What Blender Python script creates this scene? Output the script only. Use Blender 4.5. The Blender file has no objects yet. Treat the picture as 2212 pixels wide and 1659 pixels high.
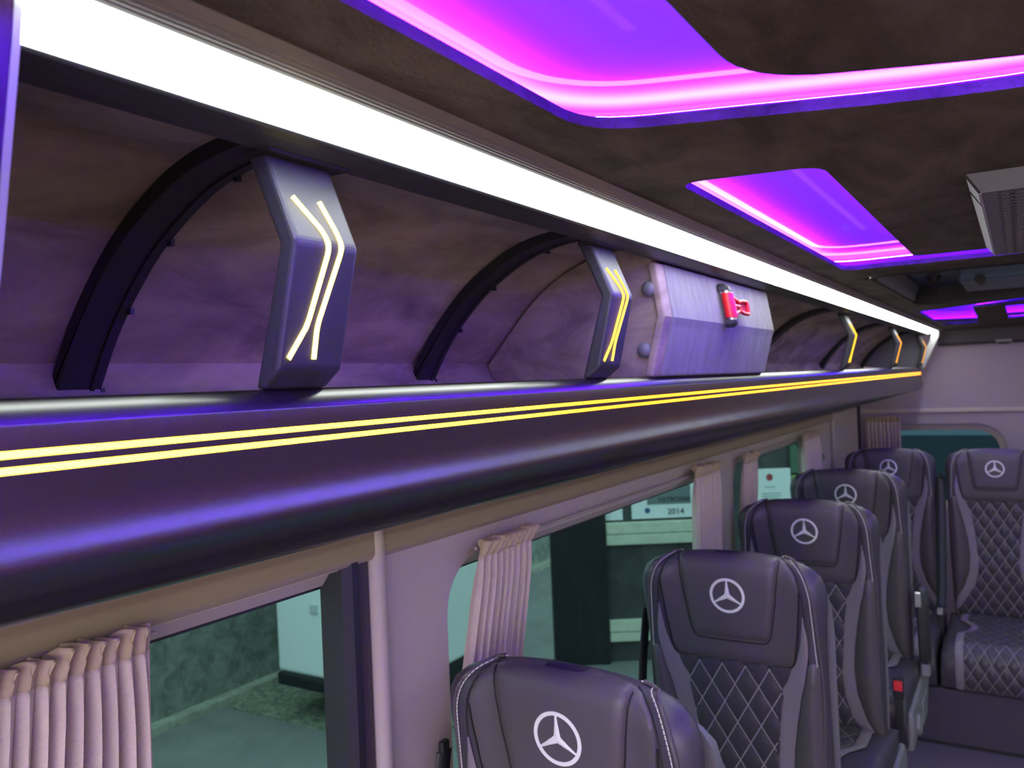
import bpy, bmesh, math, random
from mathutils import Vector, Matrix
import mathutils.geometry as mgeo
random.seed(7)
sc = bpy.context.scene
COL = sc.collection
H = 1.60                      # camera height above the cabin floor; all z below are relative to the camera
# ------------------------------------------------------------------ camera
cam_d = bpy.data.cameras.new('camera')
cam = bpy.data.objects.new('camera', cam_d); COL.objects.link(cam)
cam_d.sensor_width = 36.0
cam_d.lens = 1800.0 / 2212.0 * 36.0
ax = Vector((0.852580, 0.520989, -0.040966))
ay = Vector((0.035118, 0.021096, 0.999160))
az = Vector((0.521416, -0.853303, -0.000310))
M = Matrix((ax, ay, az)).transposed().to_4x4()
M.translation = Vector((0, 0, H))
cam.matrix_world = M
cam_d.clip_start = 0.02
cam_d.dof.use_dof = True
cam_d.dof.focus_distance = 0.85
cam_d.dof.aperture_fstop = 10.0
sc.camera = cam
# ------------------------------------------------------------------ view + world
sc.view_settings.view_transform = 'Standard'
sc.view_settings.look = 'None'
sc.view_settings.exposure = 0.9
sc.view_settings.gamma = 1.0
sc.view_settings.use_curve_mapping = False
w = bpy.data.worlds.new('overcast_sky'); sc.world = w
w.use_nodes = True
bg = w.node_tree.nodes['Background']
bg.inputs[0].default_value = (1.0, 0.91, 1.0, 1)
bg.inputs[1].default_value = 3.4
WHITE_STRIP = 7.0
COVE = 420.0
YELLOW = 28.0

# ------------------------------------------------------------------ materials
def new_mat(name):
    m = bpy.data.materials.new(name); m.use_nodes = True
    return m, m.node_tree, m.node_tree.nodes['Principled BSDF']

def pmat(name, col, rough=0.5, metal=0.0, spec=0.5, bump=0.0, bscale=200.0, var=0.0, vscale=6.0,
         coat=0.0, sheen=0.0, col2=None, vstretch=None, detail=4.0):
    m, nt, b = new_mat(name)
    b.inputs['Base Color'].default_value = (*col, 1)
    b.inputs['Roughness'].default_value = rough
    b.inputs['Metallic'].default_value = metal
    b.inputs['Specular IOR Level'].default_value = spec
    if coat:
        b.inputs['Coat Weight'].default_value = coat
        b.inputs['Coat Roughness'].default_value = 0.05
    if sheen:
        b.inputs['Sheen Weight'].default_value = sheen
        b.inputs['Sheen Roughness'].default_value = 0.5
    if var or bump:
        tc = nt.nodes.new('ShaderNodeTexCoord')
        mp = nt.nodes.new('ShaderNodeMapping')
        nt.links.new(tc.outputs['Object'], mp.inputs['Vector'])
        if vstretch: mp.inputs['Scale'].default_value = vstretch
    if var:
        n = nt.nodes.new('ShaderNodeTexNoise'); n.inputs['Scale'].default_value = vscale
        n.inputs['Detail'].default_value = detail; n.inputs['Roughness'].default_value = 0.62
        n.inputs['Distortion'].default_value = 0.6
        nt.links.new(mp.outputs[0], n.inputs['Vector'])
        r = nt.nodes.new('ShaderNodeValToRGB')
        c2 = col2 or tuple(c * (1 + var) for c in col)
        c1 = tuple(c * (1 - var) for c in col)
        r.color_ramp.elements[0].position = 0.36; r.color_ramp.elements[0].color = (*c1, 1)
        r.color_ramp.elements[1].position = 0.64; r.color_ramp.elements[1].color = (*c2, 1)
        nt.links.new(n.outputs[0], r.inputs[0]); nt.links.new(r.outputs[0], b.inputs['Base Color'])
    if bump:
        n2 = nt.nodes.new('ShaderNodeTexNoise'); n2.inputs['Scale'].default_value = bscale
        n2.inputs['Detail'].default_value = 2.0
        nt.links.new(tc.outputs['Object'], n2.inputs['Vector'])
        bp = nt.nodes.new('ShaderNodeBump'); bp.inputs['Strength'].default_value = bump
        bp.inputs['Distance'].default_value = 0.001
        nt.links.new(n2.outputs[0], bp.inputs['Height']); nt.links.new(bp.outputs[0], b.inputs['Normal'])
    return m

def emat(name, col, strength):
    m = bpy.data.materials.new(name); m.use_nodes = True; nt = m.node_tree
    nt.nodes.clear()
    e = nt.nodes.new('ShaderNodeEmission'); o = nt.nodes.new('ShaderNodeOutputMaterial')
    e.inputs[0].default_value = (*col, 1); e.inputs[1].default_value = strength
    nt.links.new(e.outputs[0], o.inputs[0])
    return m

def strip_mat(name, stops):
    """light line whose diodes grow weaker and warmer along its length (object y)"""
    m = bpy.data.materials.new(name); m.use_nodes = True; nt = m.node_tree
    nt.nodes.clear()
    e = nt.nodes.new('ShaderNodeEmission'); o = nt.nodes.new('ShaderNodeOutputMaterial')
    tc = nt.nodes.new('ShaderNodeTexCoord'); sx = nt.nodes.new('ShaderNodeSeparateXYZ')
    mr = nt.nodes.new('ShaderNodeMapRange'); mr.inputs[1].default_value = 0.2; mr.inputs[2].default_value = 5.2
    rp = nt.nodes.new('ShaderNodeValToRGB')
    el = rp.color_ramp.elements
    while len(el) < len(stops): el.new(0.5)
    for q, (p, c) in zip(el, stops):
        q.position = p; q.color = (*c, 1)
    nt.links.new(tc.outputs['Object'], sx.inputs[0]); nt.links.new(sx.outputs[1], mr.inputs[0])
    nt.links.new(mr.outputs[0], rp.inputs[0]); nt.links.new(rp.outputs[0], e.inputs[0])
    e.inputs[1].default_value = YELLOW
    nt.links.new(e.outputs[0], o.inputs[0])
    return m

def glass_mat(name, tint, refl=1.0, rough=0.0):
    m = bpy.data.materials.new(name); m.use_nodes = True; nt = m.node_tree
    nt.nodes.clear()
    o = nt.nodes.new('ShaderNodeOutputMaterial'); mx = nt.nodes.new('ShaderNodeMixShader')
    t = nt.nodes.new('ShaderNodeBsdfTransparent'); t.inputs[0].default_value = (*tint, 1)
    g = nt.nodes.new('ShaderNodeBsdfGlossy'); g.inputs['Roughness'].default_value = rough
    fr = nt.nodes.new('ShaderNodeFresnel'); fr.inputs[0].default_value = 1.5
    ml = nt.nodes.new('ShaderNodeMath'); ml.operation = 'MULTIPLY'; ml.inputs[1].default_value = refl
    nt.links.new(fr.outputs[0], ml.inputs[0]); nt.links.new(ml.outputs[0], mx.inputs[0])
    nt.links.new(t.outputs[0], mx.inputs[1]); nt.links.new(g.outputs[0], mx.inputs[2])
    nt.links.new(mx.outputs[0], o.inputs[0])
    return m

SUEDE = pmat('dark_suede', (0.062, 0.048, 0.046), 0.95, spec=0.10, bump=1.2, bscale=330, var=0.48, vscale=13, sheen=0.03,
             vstretch=(1.0, 0.45, 1.0), detail=6)
SUEDE_SHELL = pmat('rack_suede', (0.31, 0.235, 0.22), 0.95, spec=0.15, bump=0.4, bscale=500, var=0.36, vscale=9, sheen=0.05,
                   vstretch=(1.0, 0.5, 1.6), detail=6)
SUEDE_PALE = pmat('pale_suede', (0.19, 0.175, 0.19), 0.95, spec=0.15, bump=0.4, bscale=500, var=0.16, vscale=26, sheen=0.15,
                  vstretch=(1.0, 1.6, 0.5), detail=6)
BLACK = pmat('black_textured_plastic', (0.032, 0.032, 0.036), 0.45, bump=0.25, bscale=1300)
RAILM = pmat('satin_black_rail', (0.007, 0.005, 0.007), 0.25, spec=1.0, bump=0.02, bscale=1500)
DARK = pmat('matt_black', (0.010, 0.010, 0.013), 0.6)
RIBM = pmat('black_rib_plastic', (0.010, 0.010, 0.014), 0.55)
ALU = pmat('ribbed_aluminium', (0.17, 0.16, 0.185), 0.5)
WALLM = pmat('greige_wall_plastic', (0.50, 0.41, 0.40), 0.55, bump=0.08, bscale=700)
FRAME = pmat('greige_frame_plastic', (0.44, 0.36, 0.345), 0.5, bump=0.08, bscale=700)
GREY = pmat('grey_plastic', (0.20, 0.19, 0.21), 0.45, bump=0.1, bscale=900)
RUBBER = pmat('black_rubber', (0.016, 0.016, 0.018), 0.5)
LEATHER = pmat('black_leather', (0.056, 0.046, 0.064), 0.42, bump=0.18, bscale=900)  # black leather; the violet light on it is mixed into the colour
LEATHER2 = pmat('smooth_black_leather', (0.094, 0.076, 0.087), 0.42, bump=0.15, bscale=900)
ACCENT = pmat('grey_leather', (0.22, 0.18, 0.22), 0.5, bump=0.15, bscale=900)
THREAD = pmat('pale_thread', (0.66, 0.60, 0.62), 0.8)
QTHREAD = pmat('grey_thread', (0.34, 0.29, 0.34), 0.8)
EMB = pmat('silver_embroidery', (0.90, 0.86, 0.90), 0.6)
CLOTH = pmat('beige_curtain_cloth', (0.64, 0.52, 0.48), 0.95, spec=0.1, bump=0.4, bscale=1500, var=0.06, vscale=300, sheen=0.2)
TAPE = pmat('tan_heading_tape', (0.50, 0.39, 0.27), 0.95, spec=0.1, bump=0.4, bscale=1500)
FLOORM = pmat('violet_lit_vinyl', (0.13, 0.10, 0.14), 0.6, bump=0.1, bscale=600)  # violet of the ceiling light is put into the grey floor colour
CARPET = pmat('dark_carpet', (0.075, 0.062, 0.088), 0.95, bump=0.5, bscale=900, spec=0.1)
GLOSSPANEL = pmat('glossy_lilac_stretch_panel', (0.52, 0.16, 0.95), 0.6, spec=0.0, coat=0.15)
LED_V = emat('violet_led', (0.20, 0.018, 1.0), COVE)
LED_V2 = emat('violet_led_weak', (0.12, 0.003, 1.0), COVE * 0.10)
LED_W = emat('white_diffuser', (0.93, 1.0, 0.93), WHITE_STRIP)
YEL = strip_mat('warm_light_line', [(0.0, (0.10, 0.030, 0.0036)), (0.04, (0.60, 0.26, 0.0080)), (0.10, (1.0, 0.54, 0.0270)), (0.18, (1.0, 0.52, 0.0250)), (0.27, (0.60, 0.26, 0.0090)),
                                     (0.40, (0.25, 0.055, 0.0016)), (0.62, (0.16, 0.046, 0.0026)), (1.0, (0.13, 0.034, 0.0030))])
POSTL = [emat('post_light_%d' % i, c, s) for i, (c, s) in enumerate(
    [((1.0, 0.76, 0.13), 4.0), ((1.0, 0.55, 0.045), 2.4), ((1.0, 0.50, 0.030), 1.3), ((1.0, 0.42, 0.035), 1.0), ((1.0, 0.40, 0.04), 0.9)])]
GLASS = glass_mat('tinted_glass', (0.092, 0.19, 0.17), 0.16)
GLASS_DARK = glass_mat('privacy_glass', (0.006, 0.017, 0.021), 0.5)
RED = pmat('red_plastic', (0.62, 0.012, 0.010), 0.35)
REDGLOW = pmat('red_buckle_button', (0.80, 0.03, 0.03), 0.4)
STEEL = pmat('bright_steel', (0.55, 0.55, 0.58), 0.25, metal=1.0)
CAP = pmat('grey_blue_button_cap', (0.16, 0.155, 0.22), 0.45)

# ------------------------------------------------------------------ helpers
BASE = {}
def tag(o, label=None, cat=None, group=None, kind=None):
    if label: o['label'] = label
    if cat: o['category'] = cat
    if group: o['group'] = group
    if kind: o['kind'] = kind
    return o

def thing(name, loc, label, cat, group=None, kind=None, rz=0.0):
    o = bpy.data.objects.new(name, None); COL.objects.link(o)
    o.empty_display_size = 0.05
    o.location = (loc[0], loc[1], loc[2] + H); o.rotation_euler = (0, 0, rz)
    BASE[o.name] = Vector(loc)
    return tag(o, label, cat, group, kind)

def base_of(o):
    while o is not None:
        if o.name in BASE: return BASE[o.name]
        o = o.parent
    return None

def mesh(name, verts, faces, mat, parent=None, smooth=False, local=False, bevel=0.0, seg=2, fix=True):
    """verts are relative to the camera point (x right, y to the rear, z up) unless local"""
    me = bpy.data.meshes.new(name)
    if not local:
        b = base_of(parent) if parent else None
        off = b if b is not None else Vector((0, 0, -H))
        verts = [(v[0] - off[0], v[1] - off[1], v[2] - off[2]) for v in verts]
    me.from_pydata([tuple(v) for v in verts], [], faces); me.update()
    if fix:
        bm = bmesh.new(); bm.from_mesh(me)
        bmesh.ops.recalc_face_normals(bm, faces=bm.faces); bm.to_mesh(me); bm.free()
    if smooth:
        me.polygons.foreach_set('use_smooth', [True] * len(me.polygons))
        me.set_sharp_from_angle(angle=math.radians(50))
    o = bpy.data.objects.new(name, me); COL.objects.link(o)
    me.materials.append(mat)
    if parent: o.parent = parent
    if bevel:
        md = o.modifiers.new('bevel', 'BEVEL'); md.width = bevel; md.segments = seg; md.limit_method = 'ANGLE'
        md.angle_limit = math.radians(35); md.harden_normals = False
    return o

class MB:
    def __init__(s): s.v = []; s.f = []
    def add(s, v, f):
        n = len(s.v); s.v += [tuple(p) for p in v]; s.f += [tuple(i + n for i in q) for q in f]; return s
    def box(s, x0, x1, y0, y1, z0, z1):
        v = [(x, y, z) for z in (z0, z1) for y in (y0, y1) for x in (x0, x1)]
        return s.add(v, [(0, 2, 3, 1), (4, 5, 7, 6), (0, 1, 5, 4), (2, 6, 7, 3), (0, 4, 6, 2), (1, 3, 7, 5)])
    def prism_y(s, prof, y0, y1, cap=True):
        n = len(prof)
        v = [(p[0], y0, p[1]) for p in prof] + [(p[0], y1, p[1]) for p in prof]
        f = [(i, (i + 1) % n, n + (i + 1) % n, n + i) for i in range(n)]
        if cap: f += [tuple(range(n)), tuple(range(2 * n - 1, n - 1, -1))]
        return s.add(v, f)
    def sheet_y(s, prof, ys):
        n = len(prof); v = []; f = []
        for y in ys: v += [(p[0], y, p[1]) for p in prof]
        for j in range(len(ys) - 1):
            for i in range(n - 1): f.append((j * n + i, j * n + i + 1, (j + 1) * n + i + 1, (j + 1) * n + i))
        return s.add(v, f)
    def grid(s, rows):
        n = len(rows[0]); v = [p for r in rows for p in r]; f = []
        for j in range(len(rows) - 1):
            for i in range(n - 1): f.append((j * n + i, j * n + i + 1, (j + 1) * n + i + 1, (j + 1) * n + i))
        return s.add(v, f)
    def tube(s, pts, r, seg=8, caps=True):
        pts = [Vector(p) for p in pts]; rings = []
        up = Vector((0.31, 0.52, 0.79))
        for i, p in enumerate(pts):
            t = (pts[min(i + 1, len(pts) - 1)] - pts[max(i - 1, 0)]).normalized()
            a = t.cross(up).normalized(); b = t.cross(a)
            rr = r[i] if isinstance(r, (list, tuple)) else r
            rings.append([p + a * rr * math.cos(q * 2 * math.pi / seg) + b * rr * math.sin(q * 2 * math.pi / seg) for q in range(seg)])
        v = [p for g in rings for p in g]; f = []
        for j in range(len(rings) - 1):
            for i in range(seg): f.append((j * seg + i, j * seg + (i + 1) % seg, (j + 1) * seg + (i + 1) % seg, (j + 1) * seg + i))
        if caps: f += [tuple(range(seg)), tuple(range(len(v) - 1, len(v) - 1 - seg, -1))]
        return s.add(v, f)
    def loft(s, rings, cap=True):
        n = len(rings[0]); v = [p for r in rings for p in r]; f = []
        for j in range(len(rings) - 1):
            for i in range(n): f.append((j * n + i, j * n + (i + 1) % n, (j + 1) * n + (i + 1) % n, (j + 1) * n + i))
        if cap: f += [tuple(range(n)), tuple(range(len(v) - 1, len(v) - 1 - n, -1))]
        return s.add(v, f)
    def mirror_x(s, cx):
        s.v = [(2 * cx - p[0], p[1], p[2]) for p in s.v]; return s
    def build(s, name, mat, parent=None, **k): return mesh(name, s.v, s.f, mat, parent, **k)

def interp(tab, z):
    if z <= tab[0][0]: return tab[0][1]
    for (a, va), (b, vb) in zip(tab, tab[1:]):
        if z <= b:
            t = (z - a) / (b - a); t = t * t * (3 - 2 * t) * 0.35 + t * 0.65
            return va + (vb - va) * t
    return tab[-1][1]

def smoothpath(pts, n=6):
    """Catmull-Rom through 2-D or 3-D points"""
    out = []
    P = [Vector(p) for p in pts]
    for i in range(len(P) - 1):
        p0 = P[max(i - 1, 0)]; p1 = P[i]; p2 = P[i + 1]; p3 = P[min(i + 2, len(P) - 1)]
        for k in range(n):
            t = k / n
            out.append(0.5 * ((2 * p1) + (p2 - p0) * t + (2 * p0 - 5 * p1 + 4 * p2 - p3) * t * t + (3 * p1 - p0 - 3 * p2 + p3) * t ** 3))
    out.append(P[-1]); return out

def rrect(x0, x1, y0, y1, r, n=6):
    """rounded rectangle; r may be one radius or four (x0y0, x1y0, x1y1, x0y1)"""
    if not isinstance(r, (list, tuple)): r = (r,) * 4
    out = []
    for (cx, cy, a0), q in zip(((x0 + r[0], y0 + r[0], 180), (x1 - r[1], y0 + r[1], 270), (x1 - r[2], y1 - r[2], 0), (x0 + r[3], y1 - r[3], 90)), r):
        for k in range(n + 1):
            a = math.radians(a0 + 90 * k / n); out.append((cx + q * math.cos(a), cy + q * math.sin(a)))
    return out

def round_poly(pts, rad, n=6):
    out = []; N = len(pts)
    for i in range(N):
        p = Vector(pts[i]); a = Vector(pts[i - 1]); b = Vector(pts[(i + 1) % N])
        r = rad[i] if isinstance(rad, (list, tuple)) else rad
        da = (a - p); db = (b - p)
        r = min(r, da.length * 0.49, db.length * 0.49)
        s = p + da.normalized() * r; e = p + db.normalized() * r
        for k in range(n + 1):
            t = k / n; out.append(tuple((1 - t) ** 2 * s + 2 * t * (1 - t) * p + t * t * e))
    return out

def round_open(pts, r, n=5):
    out = [tuple(pts[0])]
    for i in range(1, len(pts) - 1):
        p = Vector(pts[i]); a = Vector(pts[i - 1]) - p; b = Vector(pts[i + 1]) - p
        q = min(r, a.length * 0.45, b.length * 0.45); s_ = p + a.normalized() * q; e = p + b.normalized() * q
        for k in range(n + 1):
            t = k / n; out.append(tuple((1 - t) ** 2 * s_ + 2 * t * (1 - t) * p + t * t * e))
    out.append(tuple(pts[-1])); return out

def offset_poly(pts, d):
    """move a closed polygon outward by d (counter-clockwise or clockwise)"""
    N = len(pts); A = sum(pts[i][0] * pts[(i + 1) % N][1] - pts[(i + 1) % N][0] * pts[i][1] for i in range(N))
    sg = 1 if A > 0 else -1; out = []
    for i in range(N):
        p = Vector(pts[i]); a = Vector(pts[i - 1]); b = Vector(pts[(i + 1) % N])
        t = (b - a)
        if t.length < 1e-9: out.append(tuple(p)); continue
        t.normalize(); out.append((p.x + sg * t.y * d, p.y - sg * t.x * d))
    return out

def plate(outer, holes, map3, thick):
    """flat plate with holes: 2-D loops -> (verts, faces); map3(u, v, w) gives 3-D, w runs 0..thick"""
    loops = [outer] + holes
    vs = [Vector((p[0], p[1], 0)) for l in loops for p in l]
    polys = []; k = 0
    for l in loops: polys.append([Vector((p[0], p[1], 0)) for p in l])
    tris = mgeo.tessellate_polygon(polys)
    n = len(vs)
    v = [map3(p.x, p.y, 0) for p in vs] + [map3(p.x, p.y, thick) for p in vs]
    f = [tuple(t) for t in tris] + [tuple(i + n for i in reversed(t)) for t in tris]
    k = 0
    for l in loops:
        m = len(l)
        for i in range(m): f.append((k + i, k + (i + 1) % m, n + k + (i + 1) % m, n + k + i))
        k += m
    return v, f

XC = 0.105                    # centre line of the vehicle
ZC = 0.205                    # ceiling
YR = 5.35                     # rear wall
XL = -0.84                    # left wall
ZF = -H                       # floor
YN = -1.3                     # front end of what is built

# ------------------------------------------------------------------ ceiling with its openings
LIP = 0.009
cove1_o = round_poly([(-0.298, -0.9), (2 * XC + 0.298, -0.9), (2 * XC + 0.298, 0.640), (XC, 0.775), (-0.298, 0.625)], [0.06, 0.06, 0.05, 0.25, 0.05], 8)
cove1_i = round_poly([(-0.158, -0.7), (2 * XC + 0.158, -0.7), (2 * XC + 0.158, 0.585), (XC, 0.70), (-0.158, 0.588)], [0.05, 0.05, 0.06, 0.25, 0.06], 8)
cove2 = round_poly([(-0.303, 0.850), (-0.163, 0.875), (-0.161, 1.700), (2 * XC + 0.161, 1.700), (2 * XC + 0.163, 0.875), (2 * XC + 0.303, 0.850), (2 * XC + 0.303, 1.825), (-0.303, 1.825)],
                   [0.03, 0.03, 0.02, 0.02, 0.03, 0.03, 0.035, 0.035], 6)
hatch = rrect(-0.295, 0.50, 1.985, 3.03, (0.06, 0.06, 0.10, 0.10), 6)
c3a = round_poly([(-0.317, 3.42), (-0.20, 3.30), (-0.165, 3.26), (0.02, 3.075), (0.34, 3.075), (0.34, 3.19), (0.05, 3.19), (-0.14, 3.40), (-0.155, 4.30), (-0.325, 4.18)], 0.022, 4)
c3b = rrect(-0.315, -0.165, 4.42, 4.62, 0.03, 4)
c3c = rrect(-0.04, 0.25, 3.42, 4.05, 0.03, 4)
c3d = rrect(-0.04, 0.25, 4.15, 4.40, 0.03, 4)
co = [(-0.362, YN), (2 * XC + 0.362, YN), (2 * XC + 0.362, YR), (-0.362, YR)]
v, f = plate(co, [cove1_o, cove2, hatch, c3a, c3b, c3c, c3d], lambda x, y, t: (x, y, ZC + t), LIP)
ceil = mesh('ceiling', v, f, SUEDE, bevel=0.003, seg=3); tag(ceil, 'dark brown mottled suede ceiling with violet light coves', kind='structure')
# roof skin above everything, so no sky leaks in
m = MB(); m.box(-1.02, 2 * XC + 1.02, YN, YR + 0.05, 0.275, 0.285)
roof = m.build('trim_1', DARK); tag(roof, 'dark roof skin above the ceiling', kind='structure')

def loop_band(loop, z0, z1, d):
    """closed vertical ribbon along loop moved outward by d"""
    L = offset_poly(loop, d); n = len(L)
    v = [(p[0], p[1], z0) for p in L] + [(p[0], p[1], z1) for p in L]
    return v, [(i, (i + 1) % n, n + (i + 1) % n, n + i) for i in range(n)]
def loop_flat(loop, z, d0, d1):
    A = offset_poly(loop, d0); B_ = offset_poly(loop, d1); n = len(A)
    v = [(p[0], p[1], z) for p in A] + [(p[0], p[1], z) for p in B_]
    return v, [(i, (i + 1) % n, n + (i + 1) % n, n + i) for i in range(n)]

ZP = 0.245
def cove_light(name, label, loops_out, inner, ybox, led, d0=0.046, d1=0.058, wall=0.082):
    x0, x1, y0, y1 = ybox
    t = thing(name, ((x0 + x1) / 2, (y0 + y1) / 2, ZP), label, 'light')
    m = MB(); m.box(x0, x1, y0, y1, ZP, ZP + 0.006)
    m.build('glossy_panel', GLOSSPANEL, t)
    for L in loops_out:
        v, f = loop_band(L, ZC + LIP, ZP, wall); mesh('cove_wall', v, f, GLOSSPANEL, t)
        zl = ZP - 0.0155 if wall > 0.05 else ZC + LIP + 0.0025
        v, f = loop_flat(L, zl, d0, d1); mesh('led_strip', v, f, led, t)
        v, f = loop_band(L, ZC + LIP, zl - 0.0006, d0 - 0.001); v2, f2 = loop_flat(L, zl - 0.0006, d0 - 0.001, d1 + 0.001)
        m = MB(); m.add(v, f); m.add(v2, f2); m.build('led_carrier', GLOSSPANEL, t)
    if inner:
        v, f = plate(inner, [], lambda x, y, q: (x, y, ZC + q), LIP)
        mesh('centre_panel', v, f, SUEDE, t, bevel=0.003, seg=3)
        v, f = loop_band(inner, ZC + LIP, ZP, -0.075); mesh('panel_hanger', v, f, GLOSSPANEL, t)
        v, f = loop_flat(inner, ZP - 0.0155, -0.058, -0.050); mesh('led_strip', v, f, led, t)
        v, f = loop_band(inner, ZC + LIP, ZP - 0.0161, -0.049); v2, f2 = loop_flat(inner, ZP - 0.0161, -0.059, -0.049)
        m = MB(); m.add(v, f); m.add(v2, f2); m.build('led_carrier', GLOSSPANEL, t)
    return t
cove_light('ceiling_light', 'large glowing violet light around a dark ceiling panel, nearest the camera', [cove1_o], cove1_i, (-0.40, 2 * XC + 0.40, -0.99, 0.86), LED_V)
cove_light('ceiling_light', 'violet glowing corner-shaped light beside the grey ceiling vent', [cove2], None, (-0.40, 2 * XC + 0.40, 0.860, 1.93), LED_V)
cove_light('ceiling_light', 'small violet slot lights farthest back, behind the roof hatch', [c3a, c3b, c3c, c3d], None, (-0.40, 2 * XC + 0.40, 3.048, 4.72), LED_V2, 0.008, 0.014, 0.020)

# ------------------------------------------------------------------ floor, walls
m = MB(); m.box(-0.95, 2 * XC + 0.95, YN, YR + 0.05, ZF - 0.03, ZF)
fl = m.build('floor', FLOORM); tag(fl, 'grey vinyl floor with violet light in its colour', kind='structure')

WIN = [  # y0, y1, z0, z1, corner radii (z0 side first)
    (-0.95, 0.916, -0.95, -0.256, (0.05, 0.05, 0.012, 0.05)),
    (1.135, 2.560, -0.95, -0.300, (0.09, 0.09, 0.07, 0.09)),
    (2.775, 3.930, -0.95, -0.292, (0.09, 0.09, 0.07, 0.09))]
def wall_side(name, x, sgn, label):
    holes = [rrect(a, b, c, d, r, 6) for a, b, c, d, r in WIN]
    outer = [(YN, ZF), (YR, ZF), (YR, 0.0), (YN, 0.0)]
    v, f = plate(outer, holes, lambda y, z, t: (x - sgn * t, y, z), 0.03)
    o = mesh(name, v, f, WALLM, bevel=0.006, seg=3); return tag(o, label, kind='structure')
wall_side('wall_left', XL, 1, 'greige plastic side wall with three curtained windows under the rack')
wall_side('wall_right', 2 * XC - XL, -1, 'greige plastic side wall opposite the racks in view')

def window(idx, x, sgn, w, label, frame_w=0.020):
    y0, y1, z0, z1, r = w
    out = rrect(y0, y1, z0, z1, r, 6); n = len(out)
    inn = rrect(y0 + frame_w, y1 - frame_w, z0 + frame_w, z1 - frame_w, [max(q - frame_w, 0.006) for q in r], 6)
    t = thing('window_%d' % idx, (x, (y0 + y1) / 2, z0), label, None, kind='structure')
    v = []; f = []
    for L, xx in ((out, x - sgn * 0.012), (inn, x - sgn * 0.026), (inn, x - sgn * 0.040), (out, x - sgn * 0.040)):
        v += [(xx, p[0], p[1]) for p in L]
    for j in range(3):
        for i in range(n): f.append((j * n + i, j * n + (i + 1) % n, (j + 1) * n + (i + 1) % n, (j + 1) * n + i))
    mesh('window_frame', v, f, FRAME, t, smooth=False)
    g = rrect(y0 + frame_w - 0.004, y1 - frame_w + 0.004, z0 + frame_w - 0.004, z1 - frame_w + 0.004, [max(q - frame_w, 0.006) for q in r], 6)
    v = [(x - sgn * 0.038, p[0], p[1]) for p in g]
    mesh('pane', v, [tuple(range(n))], GLASS, t, fix=False)
    g2 = rrect(y0 + frame_w + 0.007, y1 - frame_w - 0.007, z0 + frame_w + 0.007, z1 - frame_w - 0.007, [max(q - frame_w, 0.006) for q in r], 6)
    v = [(x - sgn * 0.0365, p[0], p[1]) for p in inn] + [(x - sgn * 0.0365, p[0], p[1]) for p in g2]
    mesh('pane_seal', v, [(i, (i + 1) % n, n + (i + 1) % n, n + i) for i in range(n)], RUBBER, t)
    return t
wl = ['front side window with a dark seal and a bunched curtain at its left', 'middle side window between the beige pillars, two curtains', 'rearmost side window beside the third and fourth seats']
w1 = window(1, XL, 1, WIN[0], wl[0], 0.022)
w2 = window(2, XL, 1, WIN[1], wl[1]); w3 = window(3, XL, 1, WIN[2], wl[2])
for i in range(3): window(4 + i, 2 * XC - XL, -1, WIN[i], 'side window in the opposite wall, number %d from the front' % (i + 1))
# black seal column at the rear edge of window 1, and the pale edge of the pillar beside it
m = MB(); m.loft([[(XL + dx, y, z) for dx, y in ((-0.03, 0.872), (0.004, 0.880), (0.014, 0.892), (0.014, 0.905), (0.004, 0.912), (-0.03, 0.912))] for z in (-0.97, -0.13)])
m.build('door_seal', RUBBER, w1, smooth=False)
m = MB(); m.loft([[(XL + dx, y, z) for dx, y in ((-0.03, 0.912), (0.006, 0.914), (0.010, 0.922), (0.006, 0.935), (-0.03, 0.936))] for z in (-0.97, -0.13)])
m.build('door_seal', pmat('dark_brown_seal', (0.035, 0.022, 0.026), 0.5), w1)
m = MB(); m.loft([[(XL + dx, y, z) for dx, y in ((-0.002, 0.937), (0.016, 0.941), (0.021, 0.950), (0.018, 0.962), (0.0, 0.978))] for z in (ZF, -0.13)])
o = m.build('trim_2', WALLM, smooth=True); tag(o, 'rounded pale edge of the pillar beside the black window seal', kind='structure')
# header moulding along the wall just under the rack (two steps)
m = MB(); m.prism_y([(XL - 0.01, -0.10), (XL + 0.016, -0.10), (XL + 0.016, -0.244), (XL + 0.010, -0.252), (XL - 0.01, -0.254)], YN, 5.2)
o = m.build('trim_3', pmat('shaded_header_moulding', (0.34, 0.26, 0.20), 0.5, bump=0.08, bscale=700), bevel=0.003); tag(o, 'beige header moulding above the side windows, under the rack', kind='structure')  # warm light and shade under the rack are put into this brown

# curtain tracks
def track(y0, y1, z, label):
    m = MB(); m.tube([(XL + 0.012, y0, z), (XL + 0.012, (y0 + y1) / 2, z), (XL + 0.012, y1, z)], 0.0032, 8)
    o = m.build('curtain_track', FRAME, smooth=True); tag(o, label, 'curtain track', 'curtain tracks over the side windows')
track(-0.9, 0.575, -0.259, 'thin curtain track over the front side window')
track(1.21, 2.54, -0.286, 'thin curtain track over the middle side window')
track(2.81, 3.96, -0.281, 'thin curtain track over the rearmost side window')

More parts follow.
